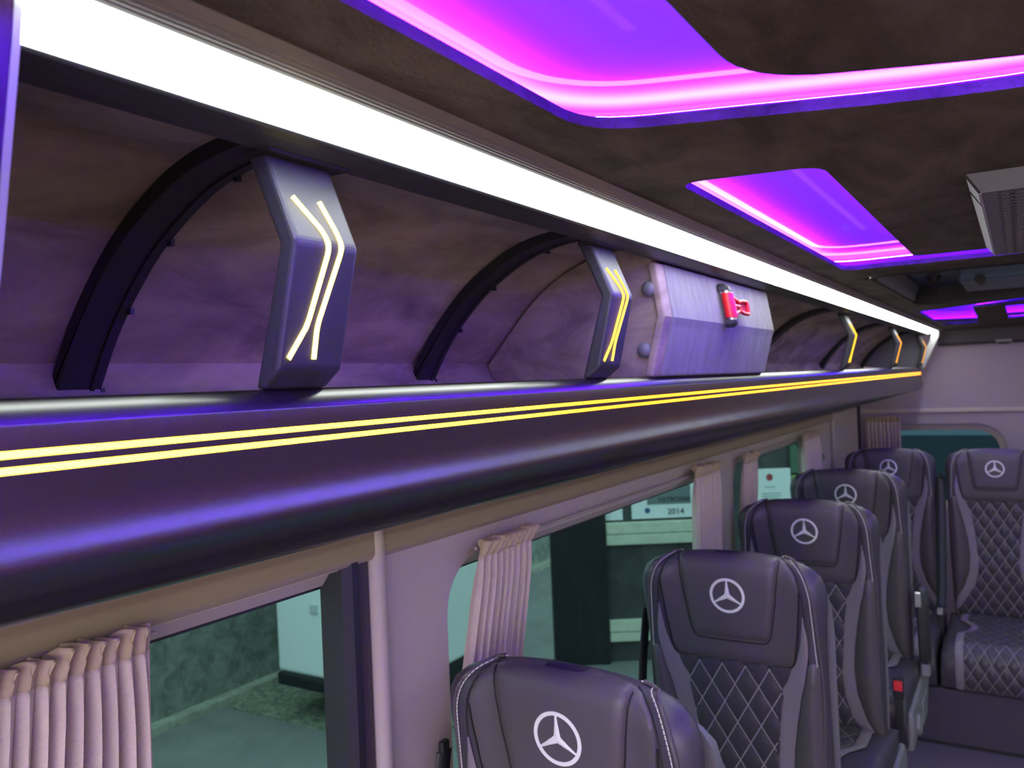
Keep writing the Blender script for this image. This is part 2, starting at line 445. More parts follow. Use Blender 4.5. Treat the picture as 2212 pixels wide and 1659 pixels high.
# rear wall with two windows
holes = [rrect(-0.745, -0.085, -0.80, -0.335, (0.06, 0.06, 0.14, 0.06), 8), rrect(2 * XC + 0.085, 2 * XC + 0.745, -0.80, -0.335, (0.06, 0.06, 0.06, 0.14), 8)]
v, f = plate([(-0.90, ZF), (2 * XC + 0.90, ZF), (2 * XC + 0.90, ZC + 0.06), (-0.90, ZC + 0.06)], holes, lambda x, z, t: (x, YR + t, z), 0.04)
o = mesh('wall_rear', v, f, pmat('violet_lit_rear_trim', (0.34, 0.265, 0.325), 0.6, bump=0.08, bscale=700), bevel=0.012, seg=3); tag(o, 'violet-lit greige rear wall with door windows', kind='structure')  # violet light on the greige wall is mixed into its base colour
for k, Lh in enumerate(holes):
    t = thing('window_%d' % (7 + k), (Lh[0][0], YR, -0.9), ('rear door window behind the bench, dark glass' if k == 0 else 'second rear door window'), None, kind='structure')
    inn = offset_poly(Lh, -0.030); n = len(Lh)
    v = [(p[0], YR + 0.012, p[1]) for p in Lh] + [(p[0], YR + 0.026, p[1]) for p in inn] + [(p[0], YR + 0.042, p[1]) for p in inn]
    mesh('window_frame', v, [(j * n + i, j * n + (i + 1) % n, (j + 1) * n + (i + 1) % n, (j + 1) * n + i) for j in range(2) for i in range(n)], FRAME, t)
    mesh('pane', [(p[0], YR + 0.040, p[1]) for p in inn], [tuple(range(n))], GLASS_DARK, t, fix=False)
m = MB(); m.prism_y([(-0.83, -0.238), (2 * XC + 0.83, -0.238), (2 * XC + 0.83, -0.262), (-0.83, -0.262)], YR - 0.016, YR + 0.005)
o = m.build('trim_4', WALLM, bevel=0.006, seg=3); tag(o, 'pale ledge across the rear wall over the door windows', kind='structure')
# soft header box where the ceiling meets the rear wall
m = MB(); m.prism_y([(-0.40, ZC + 0.004), (2 * XC + 0.40, ZC + 0.004), (2 * XC + 0.40, 0.128), (-0.40, 0.128)], YR - 0.05, YR + 0.005)
o = m.build('trim_5', pmat('dark_header_suede', (0.085, 0.072, 0.085), 0.9), bevel=0.012, seg=3); tag(o, 'grey header band where the ceiling meets the rear wall', kind='structure')
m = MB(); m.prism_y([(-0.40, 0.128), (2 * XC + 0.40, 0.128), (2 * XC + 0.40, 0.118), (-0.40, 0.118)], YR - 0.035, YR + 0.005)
o = m.build('shade_strip', DARK); tag(o, 'dark shadow strip below the rear header', kind='structure')  # dark strip stands in for the shade under the header band
t = thing('door_latch', (-0.08, YR - 0.05, 0.12), 'small grey latch under the rear header band', 'latch')
m = MB(); m.box(-0.115, -0.035, YR - 0.056, YR - 0.03, 0.120, 0.138); m.build('latch_body', GREY, t, bevel=0.003)
m = MB(); m.box(-0.100, -0.050, YR - 0.060, YR - 0.040, 0.112, 0.121); m.build('latch_tongue', DARK, t, bevel=0.002)
# rear corner pillar covers on the left wall
m = MB(); m.prism_y([(XL, -1.2), (XL, -0.12), (XL + 0.022, -0.12), (XL + 0.022, -1.2)], 4.46, 5.16)
o = m.build('trim_7', WALLM, bevel=0.01, seg=3); tag(o, 'beige pillar cover behind the last side window', kind='structure')
m = MB(); m.box(XL - 0.001, XL + 0.03, 5.17, 5.20, -1.2, -0.10)
o = m.build('trim_8', DARK); tag(o, 'dark gap between side wall and rear corner', kind='structure')
m = MB()
m.loft([[(XL + 0.001 + d, 4.25 + r * math.cos(a * math.pi / 6), -0.415 + r * math.sin(a * math.pi / 6)) for a in range(12)] for d, r in ((0, 0.014), (0.005, 0.013), (0.008, 0.009))])
o = m.build('screw_cap', GREY, smooth=True); tag(o, 'small round screw cap on the wall behind the last side window', 'cap')

# ------------------------------------------------------------------ luggage racks
Y0R, Y1R = -1.2, 5.20
def rail_profile():
    front = []
    R = 0.035; zc = -0.0216; xc = -0.4775 - R
    for th in (46, 42, 38, 34, 31, 28, 25, 22, 19):
        t = math.radians(th); front.append((xc + R * math.cos(t), zc + R * math.sin(t)))
    r2 = 0.007; t0 = math.radians(19); cx, cz = front[-1][0] - r2 * math.cos(t0), front[-1][1] - r2 * math.sin(t0)
    for th in (13, 7, 1):
        t = math.radians(th); front.append((cx + r2 * math.cos(t), cz + r2 * math.sin(t)))
    # (z, outward tilt): hollow front, then a lip that leans out and rolls under
    tilt = [(-0.020, 0), (-0.048, 0), (-0.062, 2), (-0.070, 5.5), (-0.076, 9.5), (-0.0795, 11.5), (-0.082, 12.2), (-0.0845, 11.5), (-0.088, 8), (-0.0915, 3.5), (-0.0945, 0), (-0.099, -6), (-0.105, -12), (-0.112, -22), (-0.119, -40), (-0.1240, -62), (-0.1265, -80)]
    x = -0.479; z = -0.0205; k = 0; front.append((-0.479, -0.0205))
    while z > -0.1262:
        h = 0.0012 if z > -0.112 else 0.0006
        z2 = z - h; zm = (z + z2) / 2; t = 0
        for (za, ta), (zb, tb) in zip(tilt, tilt[1:]):
            if zb <= zm <= za: t = ta + (tb - ta) * (za - zm) / (za - zb)
        x += math.tan(math.radians(t)) * h; z = z2; front.append((x, z))
    return front
def grooved(front):
    out = []; g = [(-0.0258, -0.0298), (-0.0348, -0.0388)]; done = set()
    for p in front:
        hit = [k for k, (a, b) in enumerate(g) if b - 0.0001 < p[1] < a + 0.0001]
        if hit:
            k = hit[0]
            if k not in done:
                done.add(k); a, b = g[k]; out += [(-0.479, a), (-0.4815, a), (-0.4815, b), (-0.479, b)]
        else: out.append(p)
    return out
RAILF = grooved(rail_profile())
RAIL = RAILF + [(-0.52, -0.130), (-0.83, -0.132), (-0.83, -0.02), (-0.60, -0.02), (-0.60, -0.004), (-0.52, 0.0030)]
SHELL = [(-0.475, 0.2085), (-0.54, 0.2060), (-0.585, 0.198), (-0.628, 0.183), (-0.668, 0.160), (-0.705, 0.130), (-0.738, 0.096), (-0.765, 0.066), (-0.790, 0.038)]
TRAY = [(-0.790, 0.038), (-0.782, 0.016), (-0.765, 0.000), (-0.74, -0.004), (-0.60, -0.0045)]
POST = [(-0.474, 0.181), (-0.446, 0.112), (-0.4690, 0.0175), (-0.4870, 0.0035)]
RIBIN = [(-0.500, 0.1965), (-0.545, 0.1925), (-0.600, 0.178), (-0.664, 0.143), (-0.708, 0.106), (-0.747, 0.062), (-0.780, 0.010), (-0.784, 0.002)]
POSTS = [(0.437, 0.505), (0.990, 1.056), (2.812, 2.880), (3.985, 4.053), (5.115, 5.185)]

def post_x(z):
    pts = sorted([(p[1], p[0]) for p in POST]); 
    for (za, xa), (zb, xb) in zip(pts, pts[1:]):
        if z <= zb: return xa + (xb - xa) * (z - za) / (zb - za)
    return pts[-1][1]
LINE_A = [(0.449, 0.147), (0.469, 0.122), (0.4715, 0.107), (0.4595, 0.051), (0.445, 0.026)]
LINE_B = [(0.477, 0.147), (0.4845, 0.122), (0.4850, 0.108), (0.4700, 0.051), (0.4710, 0.026)]

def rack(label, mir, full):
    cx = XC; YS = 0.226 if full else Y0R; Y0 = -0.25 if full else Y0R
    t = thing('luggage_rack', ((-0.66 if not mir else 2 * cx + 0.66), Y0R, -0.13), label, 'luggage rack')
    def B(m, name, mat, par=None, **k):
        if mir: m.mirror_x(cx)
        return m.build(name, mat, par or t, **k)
    ys = [Y0R, 0.4, 1.2, 2.2, 3.2, 4.2, Y1R]
    m = MB(); m.prism_y(RAIL, Y0, Y1R); B(m, 'rail', RAILM, smooth=True)
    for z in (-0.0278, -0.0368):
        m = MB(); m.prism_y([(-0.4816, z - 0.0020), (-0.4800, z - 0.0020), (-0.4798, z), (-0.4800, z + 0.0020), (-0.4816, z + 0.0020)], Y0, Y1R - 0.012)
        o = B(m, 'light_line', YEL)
    # end cap of the rail
    m = MB(); m.prism_y([(p[0] + 0.0015, p[1]) for p in RAILF] + RAIL[len(RAILF):], Y1R, Y1R + 0.012)
    B(m, 'rail_end_cap', GREY)
    sh = [(p.x, p.y) for p in smoothpath([Vector(p) for p in SHELL], 4)]
    m = MB(); m.sheet_y(sh, [YS + i * (Y1R - YS) / 26 for i in range(27)]); B(m, 'shell_lining', SUEDE_SHELL, smooth=True)
    tr = [(p.x, p.y) for p in smoothpath([Vector(p) for p in TRAY], 4)]
    m = MB(); m.sheet_y(tr, [YS, 1.0, 2.5, Y1R]); B(m, 'tray_lining', SUEDE_SHELL, smooth=True)
    # top profile: diffuser, ribbed aluminium, dark underside
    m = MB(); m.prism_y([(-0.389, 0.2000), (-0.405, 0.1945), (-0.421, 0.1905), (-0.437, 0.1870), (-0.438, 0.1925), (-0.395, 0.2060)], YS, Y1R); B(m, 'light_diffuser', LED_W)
    al = []; n = 14
    for i in range(n + 1):
        q = i / n; x = -0.389 + q * 0.030; z = 0.2000 + q * 0.0048 - 0.004 * math.sin(q * math.pi) * 0.4
        if 3 <= i <= 10 and i % 2: z += 0.00035
        al.append((x, z))
    m = MB(); m.prism_y(al + [(-0.357, 0.2145), (-0.392, 0.2145)], YS, Y1R); B(m, 'ribbed_profile', ALU)
    m = MB(); m.prism_y([(-0.4373, 0.1868), (-0.4400, 0.1850), (-0.4480, 0.1828), (-0.4600, 0.1806), (-0.4720, 0.1802), (-0.478, 0.1840), (-0.478, 0.209), (-0.440, 0.209)], YS, Y1R); B(m, 'under_profile', BLACK, bevel=0.0015)
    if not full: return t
    for k, (a, b) in enumerate(POSTS):
        # upright: bevelled kinked plate
        wd = b - a; bevel_in = 0.004
        back = [(-0.496, 0.184), (-0.4635, 0.1105), (-0.4955, 0.0035)]
        m = MB(); m.prism_y(POST + back[::-1], a, b)
        po = B(m, 'post', BLACK, bevel=0.004, seg=3)
        m = MB(); m.box(-0.492, -0.462, a - 0.006, b + 0.012, 0.1785, 0.1840); B(m, 'mount_plate', DARK, po, bevel=0.0015)
        for line in (LINE_A, LINE_B):
            pts = []
            dense = [Vector(p) for p in round_open(line, 0.006)]
            path = [Vector((post_x(p.y) - 0.0004, a + (p.x - 0.437) * wd / 0.068, p.y)) for p in dense]
            m = MB(); m.tube(path, 0.0025, 8); B(m, 'light_line', POSTL[k], po, smooth=True)
        # curved rib behind the post
        ri = [(p.x, p.y) for p in smoothpath([Vector(p) for p in RIBIN], 4)]
        ro = []
        for i, p in enumerate(ri):
            q = Vector(ri[min(i + 1, len(ri) - 1)]) - Vector(ri[max(i - 1, 0)]); q.normalize()
            ro.append((p[0] + q.y * 0.014, p[1] - q.x * 0.014))
        c = (a + b) / 2; m = MB()
        m.prism_y(ri + ro[::-1], c - 0.022, c + 0.022); rb = B(m, 'rib', RIBM, bevel=0.002)
        m = MB(); rl = [(p[0] + 0.0016, p[1] - 0.0016) for p in ri]
        m.prism_y(ri + rl[::-1], c + 0.010, c + 0.014); B(m, 'rib_seam', RIBM, rb)
        for q in (6, 12, 18, 24):
            p = ri[q]; m = MB(); m.box(p[0] - 0.002, p[0] + 0.004, c + 0.0205, c + 0.0245, p[1] - 0.003, p[1] + 0.003); B(m, 'rib_clip', RIBM, rb)
    # rear end wall and its frame
    endp = sh + [(-0.782, 0.016), (-0.60, -0.003), (-0.49, 0.0)] + [(-0.470, 0.02), (-0.447, 0.112), (-0.470, 0.18)]
    m = MB(); m.prism_y(endp, Y1R - 0.012, Y1R); B(m, 'end_panel', GREY)
    fr = [(-0.379, 0.2045), (-0.383, 0.168), (-0.462, -0.003), (-0.480, 0.003), (-0.456, 0.095), (-0.432, 0.140), (-0.424, 0.170), (-0.418, 0.2045)]
    m = MB(); m.prism_y(fr, Y1R - 0.002, Y1R + 0.014); B(m, 'end_frame', pmat('pale_grey_frame', (0.42, 0.42, 0.42), 0.45), bevel=0.003)
    # partition at the near end: suede slab with a pale edge
    eg = [(-0.4075, 0.2085), (-0.4085, 0.197), (-0.4120, 0.1775), (-0.4345, 0.0825), (-0.4480, 0.0300), (-0.4550, 0.0060)]
    pp = [(-0.475, 0.2085)] + sh + [(-0.83, 0.03), (-0.83, 0.0035)] + eg[::-1]
    m = MB(); m.prism_y(pp, 0.204, 0.222); B(m, 'near_partition', pmat('partition_suede', (0.060, 0.026, 0.072), 0.95, spec=0.1, bump=0.4, bscale=500, var=0.2, vscale=12))
    m = MB(); m.prism_y([(p[0] + 0.0005, p[1]) for p in eg] + [(p[0] - 0.004, p[1]) for p in eg[::-1]], 0.2222, 0.2262); B(m, 'partition_edge', pmat('pale_edge_band', (0.42, 0.42, 0.44), 0.5))
    return t
rk = rack('black overhead luggage rack with white light strip, twin yellow lines and lit posts', False, True)
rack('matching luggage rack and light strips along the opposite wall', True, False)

# ---------------- closed locker in the rack, with the emergency hammer on it
def locker():
    y0, y1 = 1.222, 1.850
    t = thing('overhead_locker', (-0.6, y0, 0.0), 'pale suede-faced locker in the rack under the red hammer', 'locker')
    sh = [(p.x, p.y) for p in smoothpath([Vector(p) for p in SHELL], 4)]
    sh = [(p[0] + 0.004, p[1] - 0.004) for p in sh]
    face = [(-0.469, 0.178), (-0.4555, 0.094), (-0.4600, 0.080), (-0.4795, 0.003)]
    m = MB(); m.prism_y(face + [(-0.4915, 0.003), (-0.4725, 0.080), (-0.468, 0.094), (-0.481, 0.178)], y0 + 0.012, y1)
    m.build('front_panel', SUEDE_PALE, t, bevel=0.003, seg=3)
    m = MB(); m.prism_y([(-0.470, 0.178), (-0.4575, 0.094), (-0.4620, 0.080), (-0.4815, 0.003), (-0.496, 0.003), (-0.476, 0.080), (-0.471, 0.094), (-0.484, 0.178)], y0 - 0.020, y0 + 0.014)
    m.build('corner_band', SUEDE_SHELL, t, bevel=0.004, seg=3)
    side = sh + [(-0.779, 0.014), (-0.762, 0.001), (-0.490, 0.002), (-0.468, 0.090), (-0.479, 0.180)]
    m = MB(); m.prism_y(side, y0 - 0.012, y0 + 0.006); sp = m.build('side_panel', SUEDE_SHELL, t)
    m = MB(); m.prism_y(side, y1 - 0.012, y1 - 0.002); m.build('side_panel', SUEDE_SHELL, t)
    for x, z in ((-0.4835, 0.1385), (-0.4950, 0.0440)):
        m = MB(); yb = y0 - 0.012; rings = []
        for d, r in ((0, 0.0125), (0.004, 0.0122), (0.008, 0.0100), (0.0105, 0.0062), (0.0115, 0.002)):
            rings.append([(x + r * math.cos(k * math.pi / 10), yb - d, z + r * math.sin(k * math.pi / 10)) for k in range(20)])
        m.loft(rings); m.build('button_cap', CAP, sp, smooth=True)
locker()

def hammer():
    # lies on the locker face; local frame: p along y, q along z, w off the face
    t = thing('emergency_hammer', (-0.46, 1.50, 0.10), 'red emergency hammer in a black clip on the pale locker', 'hammer')
    def W(y, z, w): return (-0.4670 + (0.178 - z) * 0.161 + w, y, z)
    def bar(m, a, b, r0, r1, n=10):
        m.tube([W(*a), W(*b)], [r0, r1], n)
    cy = 1.494
    m = MB(); m.loft([[W(cy + 0.011 * math.cos(k * math.pi / 8) * s, z, 0.013 + 0.011 * math.sin(k * math.pi / 8) * s) for k in range(16)]
                     for z, s in ((0.1035, .92), (0.1045, 1), (0.1260, 1), (0.1265, .985), (0.1270, 1), (0.1485, 1), (0.1495, .92))])
    m.build('hammer_head', RED, t, smooth=False)
    for s, z0, z1, z2, z3 in ((1, 0.1495, 0.153, 0.160, 0.167), (-1, 0.1035, 0.1000, 0.0930, 0.0860)):
        m = MB(); m.loft([[W(cy + r * math.cos(k * math.pi / 6), z, 0.013 + r * math.sin(k * math.pi / 6)) for k in range(12)]
                          for z, r in ((z0, 0.0085), (z1, 0.0080))]); m.build('steel_collar', STEEL, t)
        m = MB(); m.loft([[W(cy + dy, z, w) for dy, w in ((-0.010 * q, 0.001), (0.012 * q, 0.001), (0.012 * q, 0.020 * q), (-0.006 * q, 0.020 * q))] for z, q in ((z1, 1), (z2, 0.95), (z3, 0.55))])
        m.build('black_clip', DARK, t, bevel=0.001)
    # fork of the handle: three ribs that meet at a waist, then the open loop
    m = MB()
    for z in (0.1445, 0.1265, 0.1085):
        bar(m, (cy + 0.010, z, 0.014), (cy + 0.052, 0.1265 + (z - 0.1265) * 0.45, 0.016), 0.0042, 0.0034)
    pts = [(0.048, 0.1345), (0.064, 0.1375), (0.096, 0.1385), (0.104, 0.1350), (0.105, 0.1265), (0.104, 0.1180), (0.096, 0.1145), (0.064, 0.1155), (0.048, 0.1185)]
    m.tube([W(cy + a, b, 0.017) for a, b in [(p.x, p.y) for p in smoothpath([Vector(p) for p in pts], 4)]], 0.0036, 8)
    m.build('handle', RED, t, smooth=True)
    v = [W(cy + a, b, 0.015) for a, b in pts] + [W(cy + a, b, 0.012) for a, b in pts]; n = len(pts)
    mesh('handle_web', v, [tuple(range(n)), tuple(range(2 * n - 1, n - 1, -1))] + [(i, (i + 1) % n, n + (i + 1) % n, n + i) for i in range(n)], pmat('deep_red_plastic', (0.40, 0.010, 0.012), 0.4), t)
    m = MB()
    bar(m, (cy + 0.012, 0.1490, 0.007), (cy + 0.056, 0.1365, 0.007), 0.0045, 0.004); bar(m, (cy + 0.012, 0.1040, 0.007), (cy + 0.056, 0.1165, 0.007), 0.0045, 0.004)
    m.box(W(0, 0.1265, 0)[0] - 0.004, W(0, 0.1265, 0)[0] + 0.006, cy + 0.050, cy + 0.064, 0.1150, 0.1380)
    m.build('holder_arm', DARK, t)
hammer()

# ------------------------------------------------------------------ ceiling vent unit
def vent():
    x0, x1, y0, y1 = -0.044, 0.254, 1.022, 1.680
    zb = 0.184
    t = thing('ceiling_vent', (XC, (y0 + y1) / 2, zb), 'grey boxy ceiling vent with rows of oval slots', 'vent')
    # tapered shell: sides only, open below
    a = [(x0, y0), (x1, y0), (x1, y1), (x0, y1)]; i_ = 0.013
    b = [(x0 + i_, y0 + 0.006), (x1 - i_, y0 + 0.006), (x1 - i_, y1 - 0.05), (x0 + i_, y1 - 0.05)]
    m = MB(); v = [(p[0], p[1], ZC) for p in a] + [(p[0], p[1], zb) for p in b]
    m.add([v[0], v[1], v[5], v[4]], [(0, 1, 2, 3)]); m.build('front_face', pmat('vent_grey', (0.085, 0.085, 0.098), 0.4), t)
    m = MB(); m.add(v, [(1, 2, 6, 5), (2, 3, 7, 6), (3, 0, 4, 7)])
    # seam line on the side
    VENT = pmat('vent_silver_grey', (0.16, 0.16, 0.17), 0.35, metal=0.3)
    m.build('side_faces', VENT, t)
    m = MB(); m.tube([(b[0][0], b[0][1], zb), (b[3][0], b[3][1], zb)], 0.0016, 6); m.build('edge_trim', STEEL, t)
    m = MB(); m.tube([(x0, y0 - 0.0005, ZC - 0.001), (b[0][0], b[0][1] - 0.0005, zb)], 0.0013, 6)
    m.tube([(x0, y0 + 0.10, ZC - 0.001), (b[0][0], y0 + 0.10, zb)], 0.0008, 6); m.build('seam', DARK, t)
    # slotted plate
    gx0, gx1, gy0, gy1 = b[0][0], b[1][0], b[0][1], b[3][1]
    nx, ny = 17, 27
    m = MB(); ox = gx0 + 0.016; oy = gy0 + 0.006; sx = (gx1 - gx0 - 0.032) / nx; sy = (gy1 - gy0 - 0.012) / ny
    def quad(xa, xb, ya, yb): m.add([(xa, ya, zb), (xb, ya, zb), (xb, yb, zb), (xa, yb, zb)], [(0, 1, 2, 3)])
    quad(gx0, ox, gy0, gy1); quad(gx1 - 0.016, gx1, gy0, gy1); quad(ox, gx1 - 0.016, gy0, oy); quad(ox, gx1 - 0.016, gy1 - 0.006, gy1)
    for i in range(nx):
        for j in range(ny):
            xa = ox + i * sx; ya = oy + j * sy
            out = []; inn = []
            for k in range(12):
                an = 2 * math.pi * k / 12; c, s = math.cos(an), math.sin(an)
                inn.append((xa + sx / 2 + sx * 0.39 * (abs(c) ** 0.6) * (1 if c > 0 else -1), ya + sy / 2 + sy * 0.36 * (abs(s) ** 0.8) * (1 if s > 0 else -1)))
                q = max(abs(c), abs(s)); out.append((xa + sx / 2 + sx / 2 * c / q, ya + sy / 2 + sy / 2 * s / q))
            v = [(p[0], p[1], zb) for p in out] + [(p[0], p[1], zb) for p in inn] + [(p[0], p[1], zb + 0.003) for p in inn]
            m.add(v, [(k, (k + 1) % 12, 12 + (k + 1) % 12, 12 + k) for k in range(12)] + [(12 + k, 12 + (k + 1) % 12, 24 + (k + 1) % 12, 24 + k) for k in range(12)])
    m.build('slotted_grille', pmat('vent_grille_grey', (0.15, 0.14, 0.165), 0.35, metal=0.3), t)
    m = MB(); m.box(gx0 + 0.006, gx1 - 0.006, gy0 + 0.004, gy1 - 0.004, zb + 0.008, zb + 0.012); m.build('dark_interior', DARK, t)
vent()

# ------------------------------------------------------------------ roof hatch
def roof_hatch():
    t = thing('roof_hatch', (XC, 2.5, ZC), 'dark rounded roof hatch recessed in the ceiling behind the vent', 'hatch')
    n = len(hatch); HB = pmat('hatch_blue_grey', (0.022, 0.042, 0.085), 0.35); HL = pmat('hatch_pale_side', (0.055, 0.095, 0.15), 0.4)
    ins = offset_poly(hatch, -0.012)
    v = [(p[0], p[1], ZC - 0.002) for p in hatch] + [(p[0], p[1], ZC - 0.003) for p in ins] + [(p[0], p[1], ZC + 0.06) for p in ins]
    mesh('hatch_frame', v, [(j * n + i, j * n + (i + 1) % n, (j + 1) * n + (i + 1) % n, (j + 1) * n + i) for j in range(2) for i in range(n)], DARK, t)
    mesh('hatch_lid', [(p[0], p[1], ZC + 0.055) for p in ins], [tuple(range(n))], HB, t, fix=False)
    m = MB(); m.prism_y([(-0.279, ZC + 0.002), (-0.262, ZC + 0.050), (-0.276, ZC + 0.052), (-0.282, ZC + 0.01)], 2.10, 2.90); m.build('side_lining', HL, t)
    m = MB(); m.box(-0.13, 0.42, 2.42, 2.80, ZC + 0.012, ZC + 0.05); hc = m.build('hinge_cover', HL, t, bevel=0.008)
    m = MB(); m.tube([(-0.08, 2.41, ZC + 0.012), (-0.08, 2.47, ZC + 0.012)], 0.012, 12); m.build('cover_notch', DARK, hc)
    m = MB(); m.loft([[(-0.20 + r * math.cos(k * math.pi / 6), 2.62 + r * math.sin(k * math.pi / 6), z) for k in range(12)] for z, r in ((ZC + 0.05, 0.018), (ZC + 0.035, 0.016), (ZC + 0.03, 0.010))])
    m.build('knob', DARK, t, smooth=True)
roof_hatch()

# ------------------------------------------------------------------ curtains
def curtain(y0, y1, ztop, zbot, folds, label, amp=0.012, spread=0.0, seed=1, axis='x', base=XL + 0.020, ruff=1.0, lean=0.0):
    rnd = random.Random(seed)
    nf = folds; per = 10; N = nf * per
    ph = [rnd.uniform(0.75, 1.3) for _ in range(nf + 1)]
    sh = [rnd.uniform(-0.6, 0.6) for _ in range(nf + 1)]
    hh = [rnd.uniform(-1, 1) for _ in range(nf + 1)]
    zs = [0.0, 0.006, 0.012, 0.020, 0.026, 0.034, 0.05, 0.08, 0.13, 0.2, 0.3, 0.42, 0.6, 0.8, 1.0]
    ht = abs(ztop - zbot)
    def pt(u, d):
        k = u * nf; i = min(int(k), nf - 1); fr = k - i
        a = ph[i] * (1 - fr) + ph[i + 1] * fr
        s = sh[i] * (1 - fr) + sh[i + 1] * fr
        q = 2 * math.pi * k
        w = math.sin(q + 0.55 * math.sin(q))
        top = max(0.0, 1 - d / 0.02)
        pin = 0.55 + 0.45 * min(1, abs(d - 0.024) / 0.05)
        A = amp * a * (pin + 0.55 * top * ruff)
        along = y0 + (y1 - y0) * u + (0.45 * (y1 - y0) / nf) * math.sin(2 * q) * 0.35 * (0.6 + top)
        along += s * 0.35 * (y1 - y0) / nf * min(1, d / 0.1)
        along += spread * (u - 1.0) * min(1.0, d / 0.6) + lean * min(d, 0.25)
        off = base + amp * 1.1 + A * w + 0.004 * top
        zz = ztop - d + 0.004 * top * hh[i] + 0.003 * top * math.cos(q)
        return (off, along, zz) if axis == 'x' else (along, off, zz)
    rows_t = []; rows = []
    ds = [0, 0.004, 0.009, 0.015, 0.021, 0.026] 
    db = [0.026, 0.034, 0.045, 0.065, 0.10, 0.15, 0.22, 0.32, 0.45, ht]
    for d in ds: rows_t.append([pt(i / N, d) for i in range(N + 1)])
    for d in db: rows.append([pt(i / N, d) for i in range(N + 1)])
    c = pt(0.5, ht)
    t = thing('curtain', c, label, 'curtain', 'beige curtains')
    m = MB(); m.grid(rows); o = m.build('curtain_cloth', CLOTH, t, smooth=True)
    o.modifiers.new('solid', 'SOLIDIFY').thickness = 0.0016
    m = MB(); m.grid(rows_t); o = m.build('heading_tape', TAPE, t, smooth=True)
    o.modifiers.new('solid', 'SOLIDIFY').thickness = 0.0024
    return t
curtain(0.355, 0.556, -0.243, -0.95, 12, 'bunched beige curtain of the front window, at the lower left edge of the picture', amp=0.0105, spread=0.10, seed=4)
curtain(1.195, 1.375, -0.268, -0.95, 9, 'gathered beige curtain at the front edge of the middle window', amp=0.013, seed=11, lean=-0.30)
curtain(2.30, 2.52, -0.262, -0.95, 8, 'gathered beige curtain at the rear edge of the middle window', amp=0.014, seed=21, lean=-0.1)
curtain(2.79, 2.96, -0.272, -0.95, 6, 'narrow beige curtain at the front edge of the rearmost side window', amp=0.014, seed=31, lean=-0.25)
curtain(3.66, 3.98, -0.268, -0.95, 7, 'beige curtain at the rear edge of the rearmost side window', amp=0.018, seed=41)
curtain(-0.800, -0.610, -0.285, -1.0, 9, 'beige curtain on the rear door window, behind the bench', amp=0.010, seed=51, axis='y', base=YR - 0.045)

# ------------------------------------------------------------------ seats
T = 0.038
ZT = 0.091
HW0 = [(-0.80, 0.188), (-0.60, 0.194), (-0.40, 0.199), (-0.20, 0.198), (-0.12, 0.198), (-0.05, 0.201), (0.01, 0.206), (0.06, 0.206), (0.12, 0.198)]
ACC_IN = [(-0.70, 0.188), (-0.66, 0.162), (-0.62, 0.135), (-0.558, 0.099), (-0.50, 0.083), (-0.463, 0.079), (-0.40, 0.080), (-0.315, 0.087), (-0.25, 0.094), (-0.20, 0.104), (-0.162, 0.118), (-0.135, 0.138), (-0.09, 0.150), (-0.035, 0.157), (-0.02, 0.158)]
ACC_OUT = [(-0.70, 0.189), (-0.66, 0.188), (-0.62, 0.176), (-0.55, 0.140), (-0.482, 0.120), (-0.41, 0.115), (-0.336, 0.121), (-0.29, 0.129), (-0.22, 0.142), (-0.17, 0.155), (-0.11, 0.166), (-0.08, 0.166), (-0.035, 0.160), (-0.02, 0.159)]
Z1 = -0.045
def topq(z): return max(0.0, min(1.0, (z - Z1) / (ZT - Z1)))
def hw(z):
    q = topq(z); return interp(HW0, z) * max(0.0, 1 - q ** 6) ** (1 / 2.2)
def hth(x, z):
    q = topq(z); h = max(hw(z), 1e-4); e = min(1.0, abs(x) / h)
    side = max(0.0, 1 - e ** 7) ** (1 / 2.3)
    top = max(0.0, 1 - q ** 6) ** (1 / 2.5)
    return T * side * top
def yc(z): return T + 0.016 - 0.10 * z + (0.20 * max(0.0, -0.45 - z) ** 1.6)
def wing(x, z):
    t = max(0.0, min(1.0, (abs(x) - 0.105) / 0.075)); t = t * t * (3 - 2 * t)
    q = max(0.0, min(1.0, (z - 0.01) / 0.085)); b = max(0.0, min(1.0, (z + 0.80) / 0.25))
    return 0.026 * t * (1 - q ** 2.5) * (0.55 + 0.45 * b)
def F(x, z, up=0.0): return yc(z) - hth(x, z) - wing(x, z) - up
US = [-1, -0.985, -0.95, -0.89, -0.8, -0.65, -0.48, -0.3, -0.1]
US = US + [-u for u in US[::-1]]

